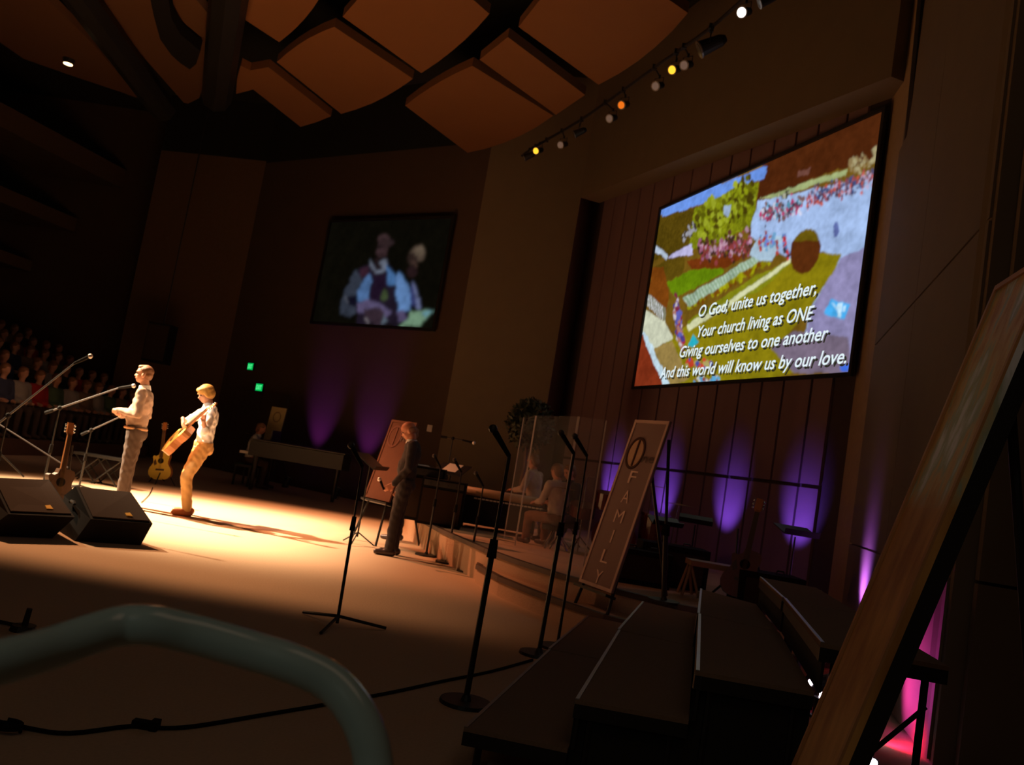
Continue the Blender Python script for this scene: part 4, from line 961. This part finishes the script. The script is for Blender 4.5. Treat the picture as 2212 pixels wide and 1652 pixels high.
# keyboard/amps behind the family banner, right of it
for px, py, d, s, lab in ((1385, 1215, 8.9, (.55, .4, .34), 'low black amplifier behind the family banner'), (1450, 1210, 9.2, (.7, .4, .42), 'black equipment case between the banner and the wooden bench'), (1660, 1225, 8.3, (.6, .4, .36), 'low black equipment case behind the highest riser')):
    q = at(px, py, d); L = Vector((q.x, d, .36)); t = thing('equipment_case', lab, 'case', L); g = G(); g.box(L+Vector((0, 0, s[2]/2)), s); part('case_body', g, blackp, t)
    g = G(); g.box(L+Vector((0, -s[1]/2-.006, s[2]/2)), (s[0]*.85, .012, s[2]*.7)); part('front_grille', g, grille, t)
    for i in (-1, 1): g = G(); g.tube([L+Vector((i*s[0]*.2-.04, 0, s[2])), L+Vector((i*s[0]*.2-.03, 0, s[2]+.03)), L+Vector((i*s[0]*.2+.03, 0, s[2]+.03)), L+Vector((i*s[0]*.2+.04, 0, s[2]))], .008, 6); part('handle', g, black, t)
# keyboard on X stand with wooden legs -> bench
a, b = at(1487, 1212, 8.5), at(1602, 1232, 8.5); z = (a.z+b.z)/2; c = (a+b)/2
t = thing('wooden_bench', 'tan wooden bench with splayed legs behind the risers', 'bench', (c.x, 8.5, .36)); g = G(); g.box((c.x, 8.5, z), (b.x-a.x, .26, .05)); part('seat', g, tanw, t)
for s in (a.x+.02, b.x-.02):
    for dy, dx in ((-.1, -.06), (-.1, .10), (.1, -.06), (.1, .08)): g = G(); g.tube([(s, 8.5+dy*.5, z-.02), (s+dx, 8.5+dy, .37)], .014, 6); part('leg', g, tanw, t)
# bass on a stand in front of bench
q = at(1600, 1235, 8.15); guitar('bass_guitar', 'reddish brown bass guitar leaning upright behind the risers, neck before the purple wall', Vector((q.x, 8.15, .46)), (.13, .12, 1), (-.25, -.95, .1), .95, mat('red_brown', (.20, .05, .03), .4), darkw)
gstand((q.x, 8.2, .36), 'stand under the reddish brown bass guitar behind the risers', .3)

# ================================================================== BANNERS
def banner(name, label, B, phi, lean, w_, h, board_m, trim_m, cat='banner', easel=True, footz=0, eas_m=black, trim_w=.03):
    wv = Vector((math.cos(phi), math.sin(phi), 0)); n = Vector((-wv.y, wv.x, 0)); up = n*math.sin(lean)+Vector((0, 0, math.cos(lean))); B = Vector(B)
    fr = up.cross(wv); fr = fr if fr.x < 0 else -fr        # faces the audience at the left
    t = thing(name, label, cat, B + wv*w_/2)
    g = G(); g.prism([B, B+wv*w_, B+wv*w_+up*h, B+up*h], -fr*.02); part('board', g, board_m, t)
    for p, q in (((0, 0), (w_, trim_w)), ((0, h-trim_w), (w_, h)), ((0, trim_w), (trim_w, h-trim_w)), ((w_-trim_w, trim_w), (w_, h-trim_w))):
        g = G(); a = [B+wv*p[0]+up*p[1], B+wv*q[0]+up*p[1], B+wv*q[0]+up*q[1], B+wv*p[0]+up*q[1]]; g.prism(a, fr*.008); part('border_strip', g, trim_m, t)
    if easel:
        hx = -fr; e = thing('easel', 'black easel under the ' + ' '.join(label.split()[:9]), 'easel', (B+wv*w_/2).xy.to_3d() + Vector((0, 0, footz)))
        lo = B - up*((B.z-footz)/up.z) + hx*.035
        for s in (.12, .88):
            g = G(); p = lo + wv*w_*s; g.tube([p + wv*(.06 if s > .5 else -.06), p + up*(h*.9+.3)*1.0 + wv*w_*(.5-s)*.55], .016, 8); part('leg', g, eas_m, e)
        g = G(); g.tube([B+wv*w_*.5+up*h*.85+hx*.05, Vector(((B+wv*w_*.5).x+hx.x*.75+.12, (B+wv*w_*.5).y+hx.y*.75+.1, footz+.01))], .016, 8); part('rear_leg', g, eas_m, e)
        g = G(); a = B - up*.02; g.prism([a+hx*.06, a+wv*w_+hx*.06, a+wv*w_+fr*.05, a+fr*.05], -up*.025); part('shelf', g, eas_m, e)
    return t, B, wv, up, fr
bm_ = mat('banner_tan', (.30, .20, .18), .8, noise_amt=.08, scale=5); bt = mat('banner_border', (.66, .46, .38), .7)
t, B, wv, up, fr = banner('banner', 'tall narrow banner reading One FAMILY, leaning before the steps', (.907, 8.076, .375), -1.105, .221, .529, 1.6, bm_, bt, footz=.18)
let = mat('banner_letter', (.85, .62, .52), .7)
def ring(g, c, ax, ay, n_, rx, ry, th, dz=.008, seg=36):
    for k in range(seg):
        a0, a1 = 2*PI*k/seg, 2*PI*(k+1)/seg
        P = lambda a, s: c + ax*math.cos(a)*(rx*s) + ay*math.sin(a)*(ry*s)
        s0 = 1-th/rx; g.prism([P(a0, 1), P(a1, 1), P(a1, s0), P(a0, s0)], n_*dz)
def one_logo(t, B, wv, up, fr, w_, h, m_ring, m_in, m_txt):
    c = B+wv*w_*.34+up*h*.795; g = G(); ring(g, c, wv, up, fr, w_*.25, w_*.30, .022); part('ring', g, m_ring, t)
    g = G(); g.prism([c+wv*math.cos(a)*w_*.20+up*math.sin(a)*w_*.25 for a in [2*PI*i/28 for i in range(28)]], fr*.004); part('ring_disc', g, m_in, t)
    g = G(); g.prism([c+wv*.02*s+up*w_*.24*u_ for s, u_ in ((0, -1), (1, -1), (1, 1), (0, 1))], fr*.012); part('numeral_bar', g, m_ring, t)
    put_text('ne', 'logo_letters', B, wv, up, fr, w_*.60, w_*.95, h*.745, .085, m_txt, t, .01, 0, .004)
one_logo(t, B, wv, up, fr, .529, 1.6, mat('ring_brown', (.07, .03, .02), .5), mat('ring_fill', (.62, .40, .24), .7), mat('logo_dark', (.10, .07, .06), .6))
for i, ch in enumerate('FAMILY'):
    xc = .27; ww = {'I': .02, 'M': .13}.get(ch, .11); y = 1.6*(.645-i*.118)
    put_text(ch, 'letter', B, wv, up, fr, xc-ww/2, xc+ww/2, y-.05, .12, let, t, .008, 0, .0)
# second ONE banner behind the bowed person
b2 = mat('banner_orange', (.125, .038, .016), .8); q = at(787, 1072, 11.9)
t, B, wv, up, fr = banner('banner', 'orange-lit tall banner with a ring emblem behind the person with bowed head', (q.x, q.y, q.z), -.75, .22, .53, 1.12, b2, b2, footz=0)
one_logo(t, B, wv, up, fr, .53, 1.12, mat('ring_brown2', (.16, .05, .03), .5), b2, mat('logo_dark', (.1, .07, .06)))
# small far banner under the exit signs
b3 = mat('banner_cream', (.50, .40, .18), .8); q = at(563, 972, 19.3)
t, B, wv, up, fr = banner('banner', 'small cream banner with a faint ring emblem below the exit signs', (q.x, q.y, q.z), -.35, .12, .38, 1.0, b3, b3, footz=0)
g = G(); ring(g, B+wv*.19+up*.78, wv, up, fr, .10, .12, .02); part('ring', g, mat('ring_tan', (.25, .18, .08), .7), t)
# large foreground banner seen edge-on at the right
fm = bpy.data.materials.new('foreground_banner_print'); fm.use_nodes = True; nt = fm.node_tree; bs = nt.nodes['Principled BSDF']; bs.inputs['Roughness'].default_value = .45
tc = nt.nodes.new('ShaderNodeTexCoord'); mp = nt.nodes.new('ShaderNodeMapping'); mp.inputs['Scale'].default_value = (9, 9, 2.2); n1 = nt.nodes.new('ShaderNodeTexNoise'); n1.inputs['Scale'].default_value = 1.2; n1.inputs['Detail'].default_value = 5
sp = nt.nodes.new('ShaderNodeSeparateXYZ'); cr = nt.nodes.new('ShaderNodeValToRGB'); cr2 = nt.nodes.new('ShaderNodeValToRGB'); mx = nt.nodes.new('ShaderNodeMix'); mx.data_type = 'RGBA'
nt.links.new(tc.outputs['Object'], mp.inputs[0]); nt.links.new(mp.outputs[0], n1.inputs[0]); nt.links.new(n1.outputs[0], cr.inputs[0]); nt.links.new(n1.outputs[0], cr2.inputs[0])
cr.color_ramp.elements[0].position = .3; cr.color_ramp.elements[0].color = (.42, .17, .035, 1); cr.color_ramp.elements[1].position = .7; cr.color_ramp.elements[1].color = (.80, .42, .12, 1)
e = cr2.color_ramp.elements; e[0].position = .36; e[0].color = (.60, .27, .07, 1); e[1].position = .66; e[1].color = (.95, .97, 1, 1); x = e.new(.48); x.color = (.75, .52, .2, 1); x = e.new(.55); x.color = (.46, .52, .35, 1)
nt.links.new(tc.outputs['Object'], sp.inputs[0]); mr = nt.nodes.new('ShaderNodeMapRange'); mr.inputs[1].default_value = 1.03; mr.inputs[2].default_value = 1.10
nt.links.new(sp.outputs['Z'], mr.inputs[0]); nt.links.new(mr.outputs[0], mx.inputs[0]); nt.links.new(cr.outputs[0], mx.inputs[6]); nt.links.new(cr2.outputs[0], mx.inputs[7]); nt.links.new(mx.outputs[2], bs.inputs['Base Color'])
t, B, wv, up, fr = banner('banner', 'large wood-toned banner seen edge-on in the right foreground', (1.114, 3.018, .35), -1.771, .261, .491, 1.9, fm, mat('fg_border', (.55, .27, .10), .5), footz=0, trim_w=.022)
hx = -fr
g = G(); A = B+wv*.441-fr*.02; g.prism([A+wv*.02, A+wv*.05, A+wv*.05+up*1.9, A+wv*.02+up*1.9], hx*.05); part('side_rail', g, black, t, 'thick black rail along the back edge')

# ================================================================== RISERS
def riser(label, near, far, zs):
    """near/far: five points each, left to right; four treads"""
    c = Vector((sum(p[0] for p in near+far)/10, sum(p[1] for p in near+far)/10, 0)); t = thing('choir_riser', label, 'choir riser', c)
    for i, z in enumerate(zs):
        a, b, c_, d = [Vector((*p, z)) for p in (near[i], near[i+1], far[i+1], far[i])]
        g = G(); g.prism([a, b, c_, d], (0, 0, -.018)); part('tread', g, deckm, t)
        g = G()
        for p, q in ((a, b), (b, c_), (c_, d), (d, a)):
            dd = (q-p).normalized(); nn = Vector((-dd.y, dd.x, 0)); mid = (a+b+c_+d)/4
            nn = nn if nn.dot(mid-p) > 0 else -nn
            g.prism([p+Vector((0, 0, -.019)), q+Vector((0, 0, -.019)), q+nn*.03+Vector((0, 0, -.019)), p+nn*.03+Vector((0, 0, -.019))], (0, 0, -.055))
        part('tread_frame', g, black, t)
        g = G(); e = Vector((0, 0, .001)); l = (a-b).normalized()*.0; inn = (b-a).normalized()*.016; g.prism([a+e, a+inn+e, d+inn+e, d+e], (0, 0, .004)); part('edge_trim', g, alum, t)
        for p, q in ((a.lerp(b, .12), a.lerp(c_, .08)), (b.lerp(a, .12), b), (c_.lerp(d, .12), c_), (d.lerp(c_, .12), d)):
            g = G(); s_ = p.lerp((a+b+c_+d)/4, .06); g.cone((s_.x, s_.y, 0), (s_.x, s_.y, z-.07), .016, .016, 8); part('leg', g, black, t)
        if i < 3:      # near-end sheet stands for shade underneath; board under the next tread's left side
            g = G(); m_ = .05; a2, b2 = a.lerp(d, m_/1.9)+Vector((0, 0, -.07)), b.lerp(c_, m_/1.9)+Vector((0, 0, -.07)); g.prism([Vector((a2.x, a2.y, .01)), Vector((b2.x, b2.y, .01)), b2, a2], (a-d).normalized()*-.01)
            if i > 0: part('end_shade', g, blackf, t)
        if i: 
            zl = zs[i-1]; g = G(); p, q = a.lerp(b, .03), d.lerp(c_, .03); g.prism([Vector((p.x, p.y, zl)), Vector((q.x, q.y, zl)), Vector((q.x, q.y, z-.075)), Vector((p.x, p.y, z-.075))], (.012, 0, 0)); part('riser_board', g, blackf, t)
    g = G(); p, q = Vector((*near[4], .62)), Vector((*near[3], .10)); g.cone(p.lerp(Vector((*far[4], .62)), .03)-Vector((.06, 0, 0)), q.lerp(Vector((*far[3], .1)), .03), .010, .010, 6); part('brace', g, black, t)
    return t
nr = [(.04, 3.76), (.475, 3.70), (.945, 3.67), (1.43, 3.64), (1.93, 3.57)]
md = [(.51, 5.66), (.92, 5.60), (1.37, 5.45), (1.81, 5.25), (2.20, 5.03)]
fr_ = [(.93, 7.30), (1.34, 7.19), (1.74, 6.98), (2.06, 6.55), (2.45, 6.45)]
off = lambda P, dy: [(x+.004*0, y+dy) for x, y in P]
riser('nearest four-step carpeted choir riser with black legs, at the bottom of the picture', nr, md, (.2, .4, .6, .8))
riser('farther four-step carpeted choir riser next to the leaning family banner', off(md, .03), fr_, (.2, .4, .6, .8))

# ================================================================== HANDRAIL
pts = [at(-900, 1560, .62), at(-420, 1500, .72), at(-150, 1462, .80), at(0, 1430, .86), at(110, 1400, .92), at(190, 1372, .96), at(260, 1352, .99), at(330, 1351, 1.0), at(420, 1370, 1.02), at(540, 1404, 1.03), at(640, 1436, 1.03), at(715, 1474, 1.03), at(765, 1530, 1.02), at(795, 1595, 1.01), at(808, 1665, 1.0), at(808, 1760, .98), at(800, 1900, .95)]
pts += [Vector((pts[-1].x-.01, pts[-1].y, pts[-1].z-.25)), Vector((pts[-1].x-.01, pts[-1].y, 0))]
pts = [Vector((pts[0].x-.02, pts[0].y, 0)), Vector((pts[0].x-.02, pts[0].y, pts[0].z-.2))] + pts
g = G(); g.tube(pts, .0222, 24, 5); o = single('handrail', g, railm, 'pale green-grey painted tubular handrail curving across the lower left foreground', 'handrail', sm=True, origin=(pts[-1].x, pts[-1].y, 0))

# ================================================================== CABLES
def cable(label, pxs, r=.008, z=.01, extra=None):
    g = G(); g.tube([az(px, py, z) for px, py in pxs], r, 6, 4); single('cable', g, blackp, label, 'cable')
cable('long black cable snaking over the floor behind the handrail', [(-60, 1545), (60, 1572), (150, 1583), (280, 1568), (345, 1572), (420, 1568), (560, 1545), (720, 1518), (850, 1494), (960, 1470), (1060, 1450), (1150, 1425)], .009)
cable('thin cable from the upright guitar across the lit stage', [(330, 1052), (322, 1068), (305, 1085)], .005)
g = G(); q = az(312, 1573, 0); g.box(q+Vector((0, 0, .015)), (.10, .04, .03)); g.box(q+Vector((.04, 0, .02)), (.03, .05, .04)); single('cable_connector', g, blackp, 'black plug joint lying on the long floor cable', 'connector')
for px, py, lab in ((50, 1362, 'dark stand base on the floor just above the left of the handrail'), (25, 1585, 'coiled dark cable end at the bottom left corner of the floor')):
    q = az(px, py, 0); g = G()
    if px == 50:
        g.cone(q, q+Vector((0, 0, .03)), .07, .06, 16); g.cone(q, q+Vector((.01, 0, .12)), .018, .015, 8); g.tube([q+Vector((0, 0, .02)), q+Vector((-.2, .03, .02))], .012, 6)
        single('stand_base', g, black, lab, 'stand')
    else:
        g.tube([q+Vector((.05*math.cos(a)-.02, .03*math.sin(a), .012+.002*a)) for a in [i*.5 for i in range(30)]], .007, 6); single('cable', g, blackp, lab, 'cable')

# ================================================================== SIGNS, STAGE LIGHTS
grn = mat('exit_green', (0, .05, .01), .5, emit=(.0, .52, .09), strength=.9); grn2 = mat('exit_letter', (0, 0, 0), .5, emit=(.12, 1.0, .35), strength=1.0)
for px, py, w_, lab in ((548, 793, .20, 'upper small green exit sign high on the far wall'), (567, 838, .25, 'lower green exit sign above the far doors')):
    q = far_at(px, py) + FN*.08; hgt = .17 if w_ < .22 else .18
    t = thing('exit_sign', lab, 'exit sign', q); M = RZ(math.atan2(FD.y, FD.x)); g = G(); g.box(q, (w_+.03, .05, hgt+.03), M); part('housing', g, black, t)
    g = G(); g.box(q+FN*.028, (w_, .01, hgt), M); part('lit_face', g, grn, t)
    put_text('EXIT', 'letters', q-FD*w_/2-Vector((0, 0, hgt/2)), FD, Vector((0, 0, 1)), FN, w_*.1, w_*.9, hgt*.2, hgt*.6, grn2, t, .036, 0, .02)
# thermostat on the pilaster
q = at(928, 925, 18.0); g = G(); g.box(q, (.10, .05, .14)); g.box(q-Vector((0, .03, 0)), (.06, .02, .08)); single('wall_speaker', g, mat('offwhite', (.5, .42, .36), .6), 'small pale box on the wall right of the purple glows', 'wall box')
# hanging speaker on the far left
q = at(345, 742, 21); t = thing('hanging_speaker', 'dark loudspeaker hanging in front of the pale column', 'loudspeaker', q); g = G(); g.box(q, (.55, .45, .95)); part('cabinet', g, blackp, t); g = G(); g.box(q-Vector((0, .235, 0)), (.5, .02, .85)); part('grille', g, grille, t); g = G(); g.cone(q+Vector((0, 0, .45)), (q.x, q.y, 9.9), .015, .015, 6); part('cable', g, black, t)

def par(label, c, aim, lit=None, s=1.0, hang=None):
    """theatre lantern: round can, front ring, lens, yoke, clamp"""
    c = Vector(c); d = (Vector(aim)-c).normalized(); t = thing('stage_light', label, 'stage light', c, None)
    g = G(); g.cone(c-d*.17*s, c+d*.13*s, .085*s, .11*s, 18); g.cone(c-d*.24*s, c-d*.17*s, .05*s, .085*s, 18); part('can', g, black, t)
    g = G(); g.cone(c+d*.13*s, c+d*.15*s, .125*s, .125*s, 18); part('colour_frame', g, mat('frame_silver', (.25, .22, .2), .4, .7), t)
    g = G(); g.cone(c+d*.15*s, c+d*.156*s, .095*s, .095*s, 18); part('lens', g, lit or mat('dark_lens', (.1, .1, .1), .2), t)
    sd = d.cross(Vector((0, 0, 1))).normalized(); u = Vector((0, 0, 1 if (hang is None or hang) else -1)); g = G()
    g.tube([c+sd*.12*s, c+sd*.12*s+u*.2*s, c-sd*.12*s+u*.2*s, c-sd*.12*s], .009*s, 6); part('yoke', g, black, t)
    g = G(); g.box(c+u*.235*s, (.05*s, .05*s, .08*s)); part('clamp', g, black, t)
    return t
ylw = mat('lens_yellow', (.2, .1, 0), .3, emit=(1, .50, .03), strength=1.6); org = mat('lens_orange', (.2, .1, 0), .3, emit=(.8, .16, .01), strength=1.0); whl = mat('lens_white', (.3, .3, .3), .3, emit=(1, .92, .85), strength=6); dimw = mat('lens_dim', (.2, .15, .12), .3, emit=(.42, .27, .20), strength=.22)
ZP = 7.45
pipe = [(1128, 342), (1150, 326), (1250, 268), (1340, 205), (1430, 140), (1530, 70), (1620, -10), (1720, -100)]
pp = [az(x, y-6, ZP+.25) for x, y in pipe]; pp_fine = [pp[i].lerp(pp[i+1], k/12) for i in range(len(pp)-1) for k in range(13)]; g = G(); g.tube(pp, .025, 8, 4); o = single('lighting_pipe', g, black, 'curved black pipe carrying the stage lights under the ceiling edge', 'pipe')
lab = ['lowest stage light, nearest the pilaster, dark', 'stage light with a bright yellow lens above the pilaster', 'stage light with a pale reflection, third up the pipe', 'dark stage light in the middle left of the pipe', 'stage light with a white glint beside the orange one', 'stage light with an orange lens', 'stage light with two pale reflections above the orange one', 'stage light with the largest yellow lens', 'stage light with a pale lens beside the largest yellow one', 'large dark stage light above the yellow one', 'brilliant white stage light at the top edge of the picture', 'dark stage light just above the brilliant white one']
for i, (px, py, m_) in enumerate([(1141, 337, None), (1163, 325, ylw), (1216, 312, dimw), (1250, 286, None), (1322, 255, dimw), (1348, 226, org), (1422, 185, dimw), (1458, 150, ylw), (1484, 140, dimw), (1532, 98, None), (1609, 26, whl), (1655, 0, None)]):
    s_l = .62 if i != 9 else 1.0; c = az(px, py, ZP); near_p = min(pp_fine, key=lambda q: (q-c).length); aim = c + Vector((-2.2, -1.2-.25*c.y*.5, -2.0)) if m_ is not None else c+Vector((-3, .5, -1.8)); par(lab[i], c, aim, m_, s_l); rt = [o for o in C.objects if o.get('label') == lab[i]][0]
    g = G(); g.tube([c+Vector((0, 0, .24*s_l)), near_p], .012, 6); g.box(near_p, (.07, .07, .07)); part('hanger', g, black, rt)
c = az(147, 138, 7.9); g = G(); g.cone(c, c+Vector((0, 0, .1)), .10, .12, 16); t = thing('downlight', 'small bright downlight in the leftmost ceiling cloud', 'ceiling light', c); part('housing', g, black, t); g = G(); g.cone(c-Vector((0, 0, .012)), c, .085, .09, 16); part('lens', g, mat('lens_warm', (.3, .2, .1), .3, emit=(1, .62, .30), strength=5), t)

# uplights: violet fixtures at the foot of the niche wall
VIO = (.20, .085, 1.0); MAG = (.75, .05, .50); RED = (1, .01, .10)
def uplight(label, p, n, color, watts, deg, lens, aimz=3.4, out=.32):
    p = Vector(p); c = p + n*out; c.z = p.z+.14
    aim = Vector((p.x, p.y, 0))+n*.02; aim.z = p.z+aimz
    par(label, c, aim, lens, .7, hang=False)
    d = (aim-c).normalized(); spot('uplight_beam', c+d*.14, aim, watts, color, deg, 1.0, .04)
vl = mat('lens_violet', (.1, .1, .1), .3, emit=(.35, .15, 1), strength=3); ml = mat('lens_magenta', (.1, .1, .1), .3, emit=(1, .75, .95), strength=4)
names = ['violet uplight behind the family banner', 'violet uplight right of the family banner', 'violet uplight behind the wooden bench', 'violet uplight behind the wide music stand']
for (px, py), nm in zip(((1325, 1010), (1440, 1040), (1580, 1050), (1735, 1065)), names):
    v = ray(px, py); p = on_wall(v.x/v.y, .04); p.z = .36; uplight(nm, p, RN, VIO, 150, 50, vl, .95, .8)
for (px, py), nm in zip(((690, 930), (800, 930)), ('left dim purple uplight at the foot of the far wall', 'right dim purple uplight at the foot of the far wall')):
    v = ray(px, py); p = far_on(v.x/v.y, .02); p.z = 0; uplight(nm, p, FN, (.42, .06, .8), 150, 44, vl, 1.9, .7)
# column on the near wall, violet
v = ray(1868, 1290); k = v.x/v.y; t_ = (k*NA.y-NA.x)/(ND.x-k*ND.y); p = NA+ND*t_; p.z = .36
uplight('violet uplight at the far end of the near wall', p, NN, (.40, .12, 1.0), 95, 95, vl, .45, .42)
v = ray(1990, 1400); k = v.x/v.y; t_ = (k*NA.y-NA.x)/(ND.x-k*ND.y); p = NA+ND*t_
for nm, c_, a_, col, wt in (('magenta floor spotlight behind the tallest riser aimed at the near wall', (2.50, 6.25, .16), (2.98, 5.7, .42), MAG, 60), ('red floor spotlight behind the tallest riser aimed low at the near wall', (2.45, 5.55, .12), (2.86, 5.5, .06), RED, 26)):
    par(nm, c_, a_, ml, .6, hang=False); d = (Vector(a_)-Vector(c_)).normalized(); spot('floor_beam', Vector(c_)+d*.12, a_, wt, col, 100, 1.0, .04)
for px, py, lab in ((1752, 1472, 'glowing pink floor light under the tallest riser, upper of a pair'), (1777, 1500, 'glowing pink floor light under the tallest riser, lower of a pair'), (1876, 1628, 'bright pink floor light at the bottom beside the riser leg, upper'), (1886, 1645, 'bright pink floor light at the bottom beside the riser leg, lower')):
    c = az(px, py, .16); t = thing('floor_light', lab, 'stage light', (c.x, c.y, 0)); g = G(); g.cone((c.x, c.y, .02), (c.x, c.y, .14), .05, .055, 14); part('can', g, black, t)
    g = G(); g.cone((c.x, c.y, .14), (c.x-.012, c.y-.03, .165), .022, .02, 14); part('lens', g, mat('lens_pinkwhite', (.5, .5, .5), .3, emit=(1, .8, .95), strength=8), t); g = G(); g.box((c.x, c.y, .01), (.12, .10, .02)); part('base', g, black, t)

# ================================================================== AUDIENCE
tier = [(-8.9-.92*i, .30*(i+1)) for i in range(9)]
for i, (x, z) in enumerate(tier):
    g = G(); g.prism([(x, 13.5, 0), (x-.92, 13.5, 0), (x-.92, (24.6 if x < -11.5 else 22.4), 0), (x, (24.6 if x < -11.5 else 22.4), 0)], (0, 0, z-.0)); ye = 24.4 if x < -11.5 else 22.3; struct('trim_%d' % (20+i), g, mat('tier_carpet', (.14, .07, .04), .95))
    g = G(); g.prism([(x-.50, 13.6, z+.0), (x-.88, 13.6, z), (x-.88, ye, z), (x-.50, ye, z)], (0, 0, .42)); g.prism([(x-.80, 13.6, z+.42), (x-.88, 13.6, z+.42), (x-.90, ye, z+.42), (x-.82, ye, z+.42)], (0, 0, .42))
    single('pew', g, clothdk, 'long dark pew in the raked seating, row %s from the stage' % ('first', 'second', 'third', 'fourth', 'fifth', 'sixth', 'seventh', 'eighth', 'ninth')[i], 'pew', 'pews of the raked seating')
def seated_body(var):
    g = G(); h = .45
    head(g, (.02, 0, h+.80), Matrix.Rotation((.0, .3, -.1)[var], 4, 'Y')); g.cap((0, 0, h+.60), (.01, 0, h+.70), .06, .055)
    g.ell((0, 0, h+.38), (.13, .19, .25)); g.ell((0, 0, h+.15), (.14, .18, .16)); g.cap((0, -.17, h+.55), (0, .17, h+.55), .07)
    for s in (-1, 1):
        g.chain([(0, s*.19, h+.55), (.03, s*.25, h+.28), (.26, s*(.08+.05*var), h+.22)], [.06, .05, .04]); g.ell((.30, s*(.08+.05*var), h+.22), (.05, .04, .03))
        g.chain([(0, s*.1, h+.1), (.42, s*.12, h+.08), (.42, s*.12, .08)], [.09, .07, .05]); g.cap((.42, s*.12, .05), (.55, s*.12, .04), .045)
    me = remesh(g, .026, 2); me.materials.append(skin); me.materials.append(slacks)
    me.polygons.foreach_set('material_index', [1 if p.center.z < .64 else 0 for p in me.polygons]); return me
def seated_top(var):
    g = G(); h = .45; g.ell((0, 0, h+.38), (.15, .21, .26)); g.ell((0, 0, h+.15), (.155, .195, .17)); g.cap((0, -.17, h+.55), (0, .17, h+.55), .085)
    for s in (-1, 1): g.chain([(0, s*.19, h+.55), (.03, s*.25, h+.28), (.22, s*(.09+.05*var), h+.22)], [.08, .065, .055])
    return remesh(g, .03, 2)
def seated_hair(var):
    g = G(); R = Matrix.Rotation((.0, .3, -.1)[var], 4, 'Y'); c = Vector((.02, 0, .45+.80)); g.ell(c + R @ Vector((-.02, 0, .045)), (.105, .092, .085), R); g.ell(c + R @ Vector((-.05, 0, -.03)), (.07, .085, .10), R); return remesh(g, .025, 1)
tops = [('red', (.40, .02, .02)), ('white', (.34, .31, .28)), ('dark blue', (.04, .05, .10)), ('tan', (.22, .14, .08)), ('black', (.03, .025, .02)), ('pink', (.28, .10, .10)), ('green', (.08, .14, .07))]
skd = mat('audience_skin', (.50, .25, .17), .6); protos = {}
for v in range(3):
    b_, h_ = seated_body(v), seated_hair(v); b_.materials[0] = skd; h_.materials.clear(); h_.materials.append(hairbrown)
    base = seated_top(v)
    for nm, col in tops:
        tmesh = base.copy(); tmesh.materials.clear(); tmesh.materials.append(mat('top_'+nm.replace(' ', '_'), col, .9)); protos[(v, nm)] = (b_, tmesh, h_)
cnt = 0; seats = []
rows = ('first', 'second', 'third', 'fourth', 'fifth', 'sixth', 'seventh', 'eighth', 'ninth')
for i, (x, z) in enumerate(tier):
    y = 14.0+.3*(i % 2); ymax = 23.3 if x < -11.5 else 22.0; row = []
    while y < ymax:
        y += .60+.10*rng.rand(); r0 = rng.rand(); px_k = (x-.6)/y
        if not (-.605 < px_k < -.40) or r0 < .08: continue
        row.append((y, tops[[0, 1, 1, 2, 3, 4, 4, 5, 6, 1, 3][rng.randint(11)]][0]))
    for n_, (y, nm) in enumerate(row):
        l_ = row[n_-1][1] if n_ else None; r_ = row[n_+1][1] if n_+1 < len(row) else None
        lb = 'listener in %s in the %s raked row, ' % (nm, rows[i]) + ('nearest the camera, beside one in %s' % r_ if l_ is None and r_ else 'farthest end, beside one in %s' % l_ if r_ is None and l_ else 'between %s and %s' % (l_, r_) if l_ and r_ else 'alone')
        seats.append((i, x, y, z, nm, lb))
from collections import Counter
cl_ = Counter(q[5] for q in seats)
for i, x, y, z, nm, lb in seats:
    v = rng.randint(3)
    t = thing('person', lb, 'person', (x-.66, y, z), 'listeners in the raked audience' if cl_[lb] < 2 else 'listeners in the raked audience: '+lb)
    t.rotation_euler = (0, 0, -.35+.3*rng.rand()); b_, m_, h_ = protos[(v, nm)]
    for n2, me in (('body', b_), ('top', m_), ('hair', h_)):
        o = bpy.data.objects.new(n2, me); C.objects.link(o); o.parent = t
    cnt += 1
print('audience', cnt)
spot('audience_glow', (-6, 12, 9.5), (-11, 19, 1.5), 260, (1, .55, .35), 60, .9, .3)

bpy.data.scenes.remove(TMP)
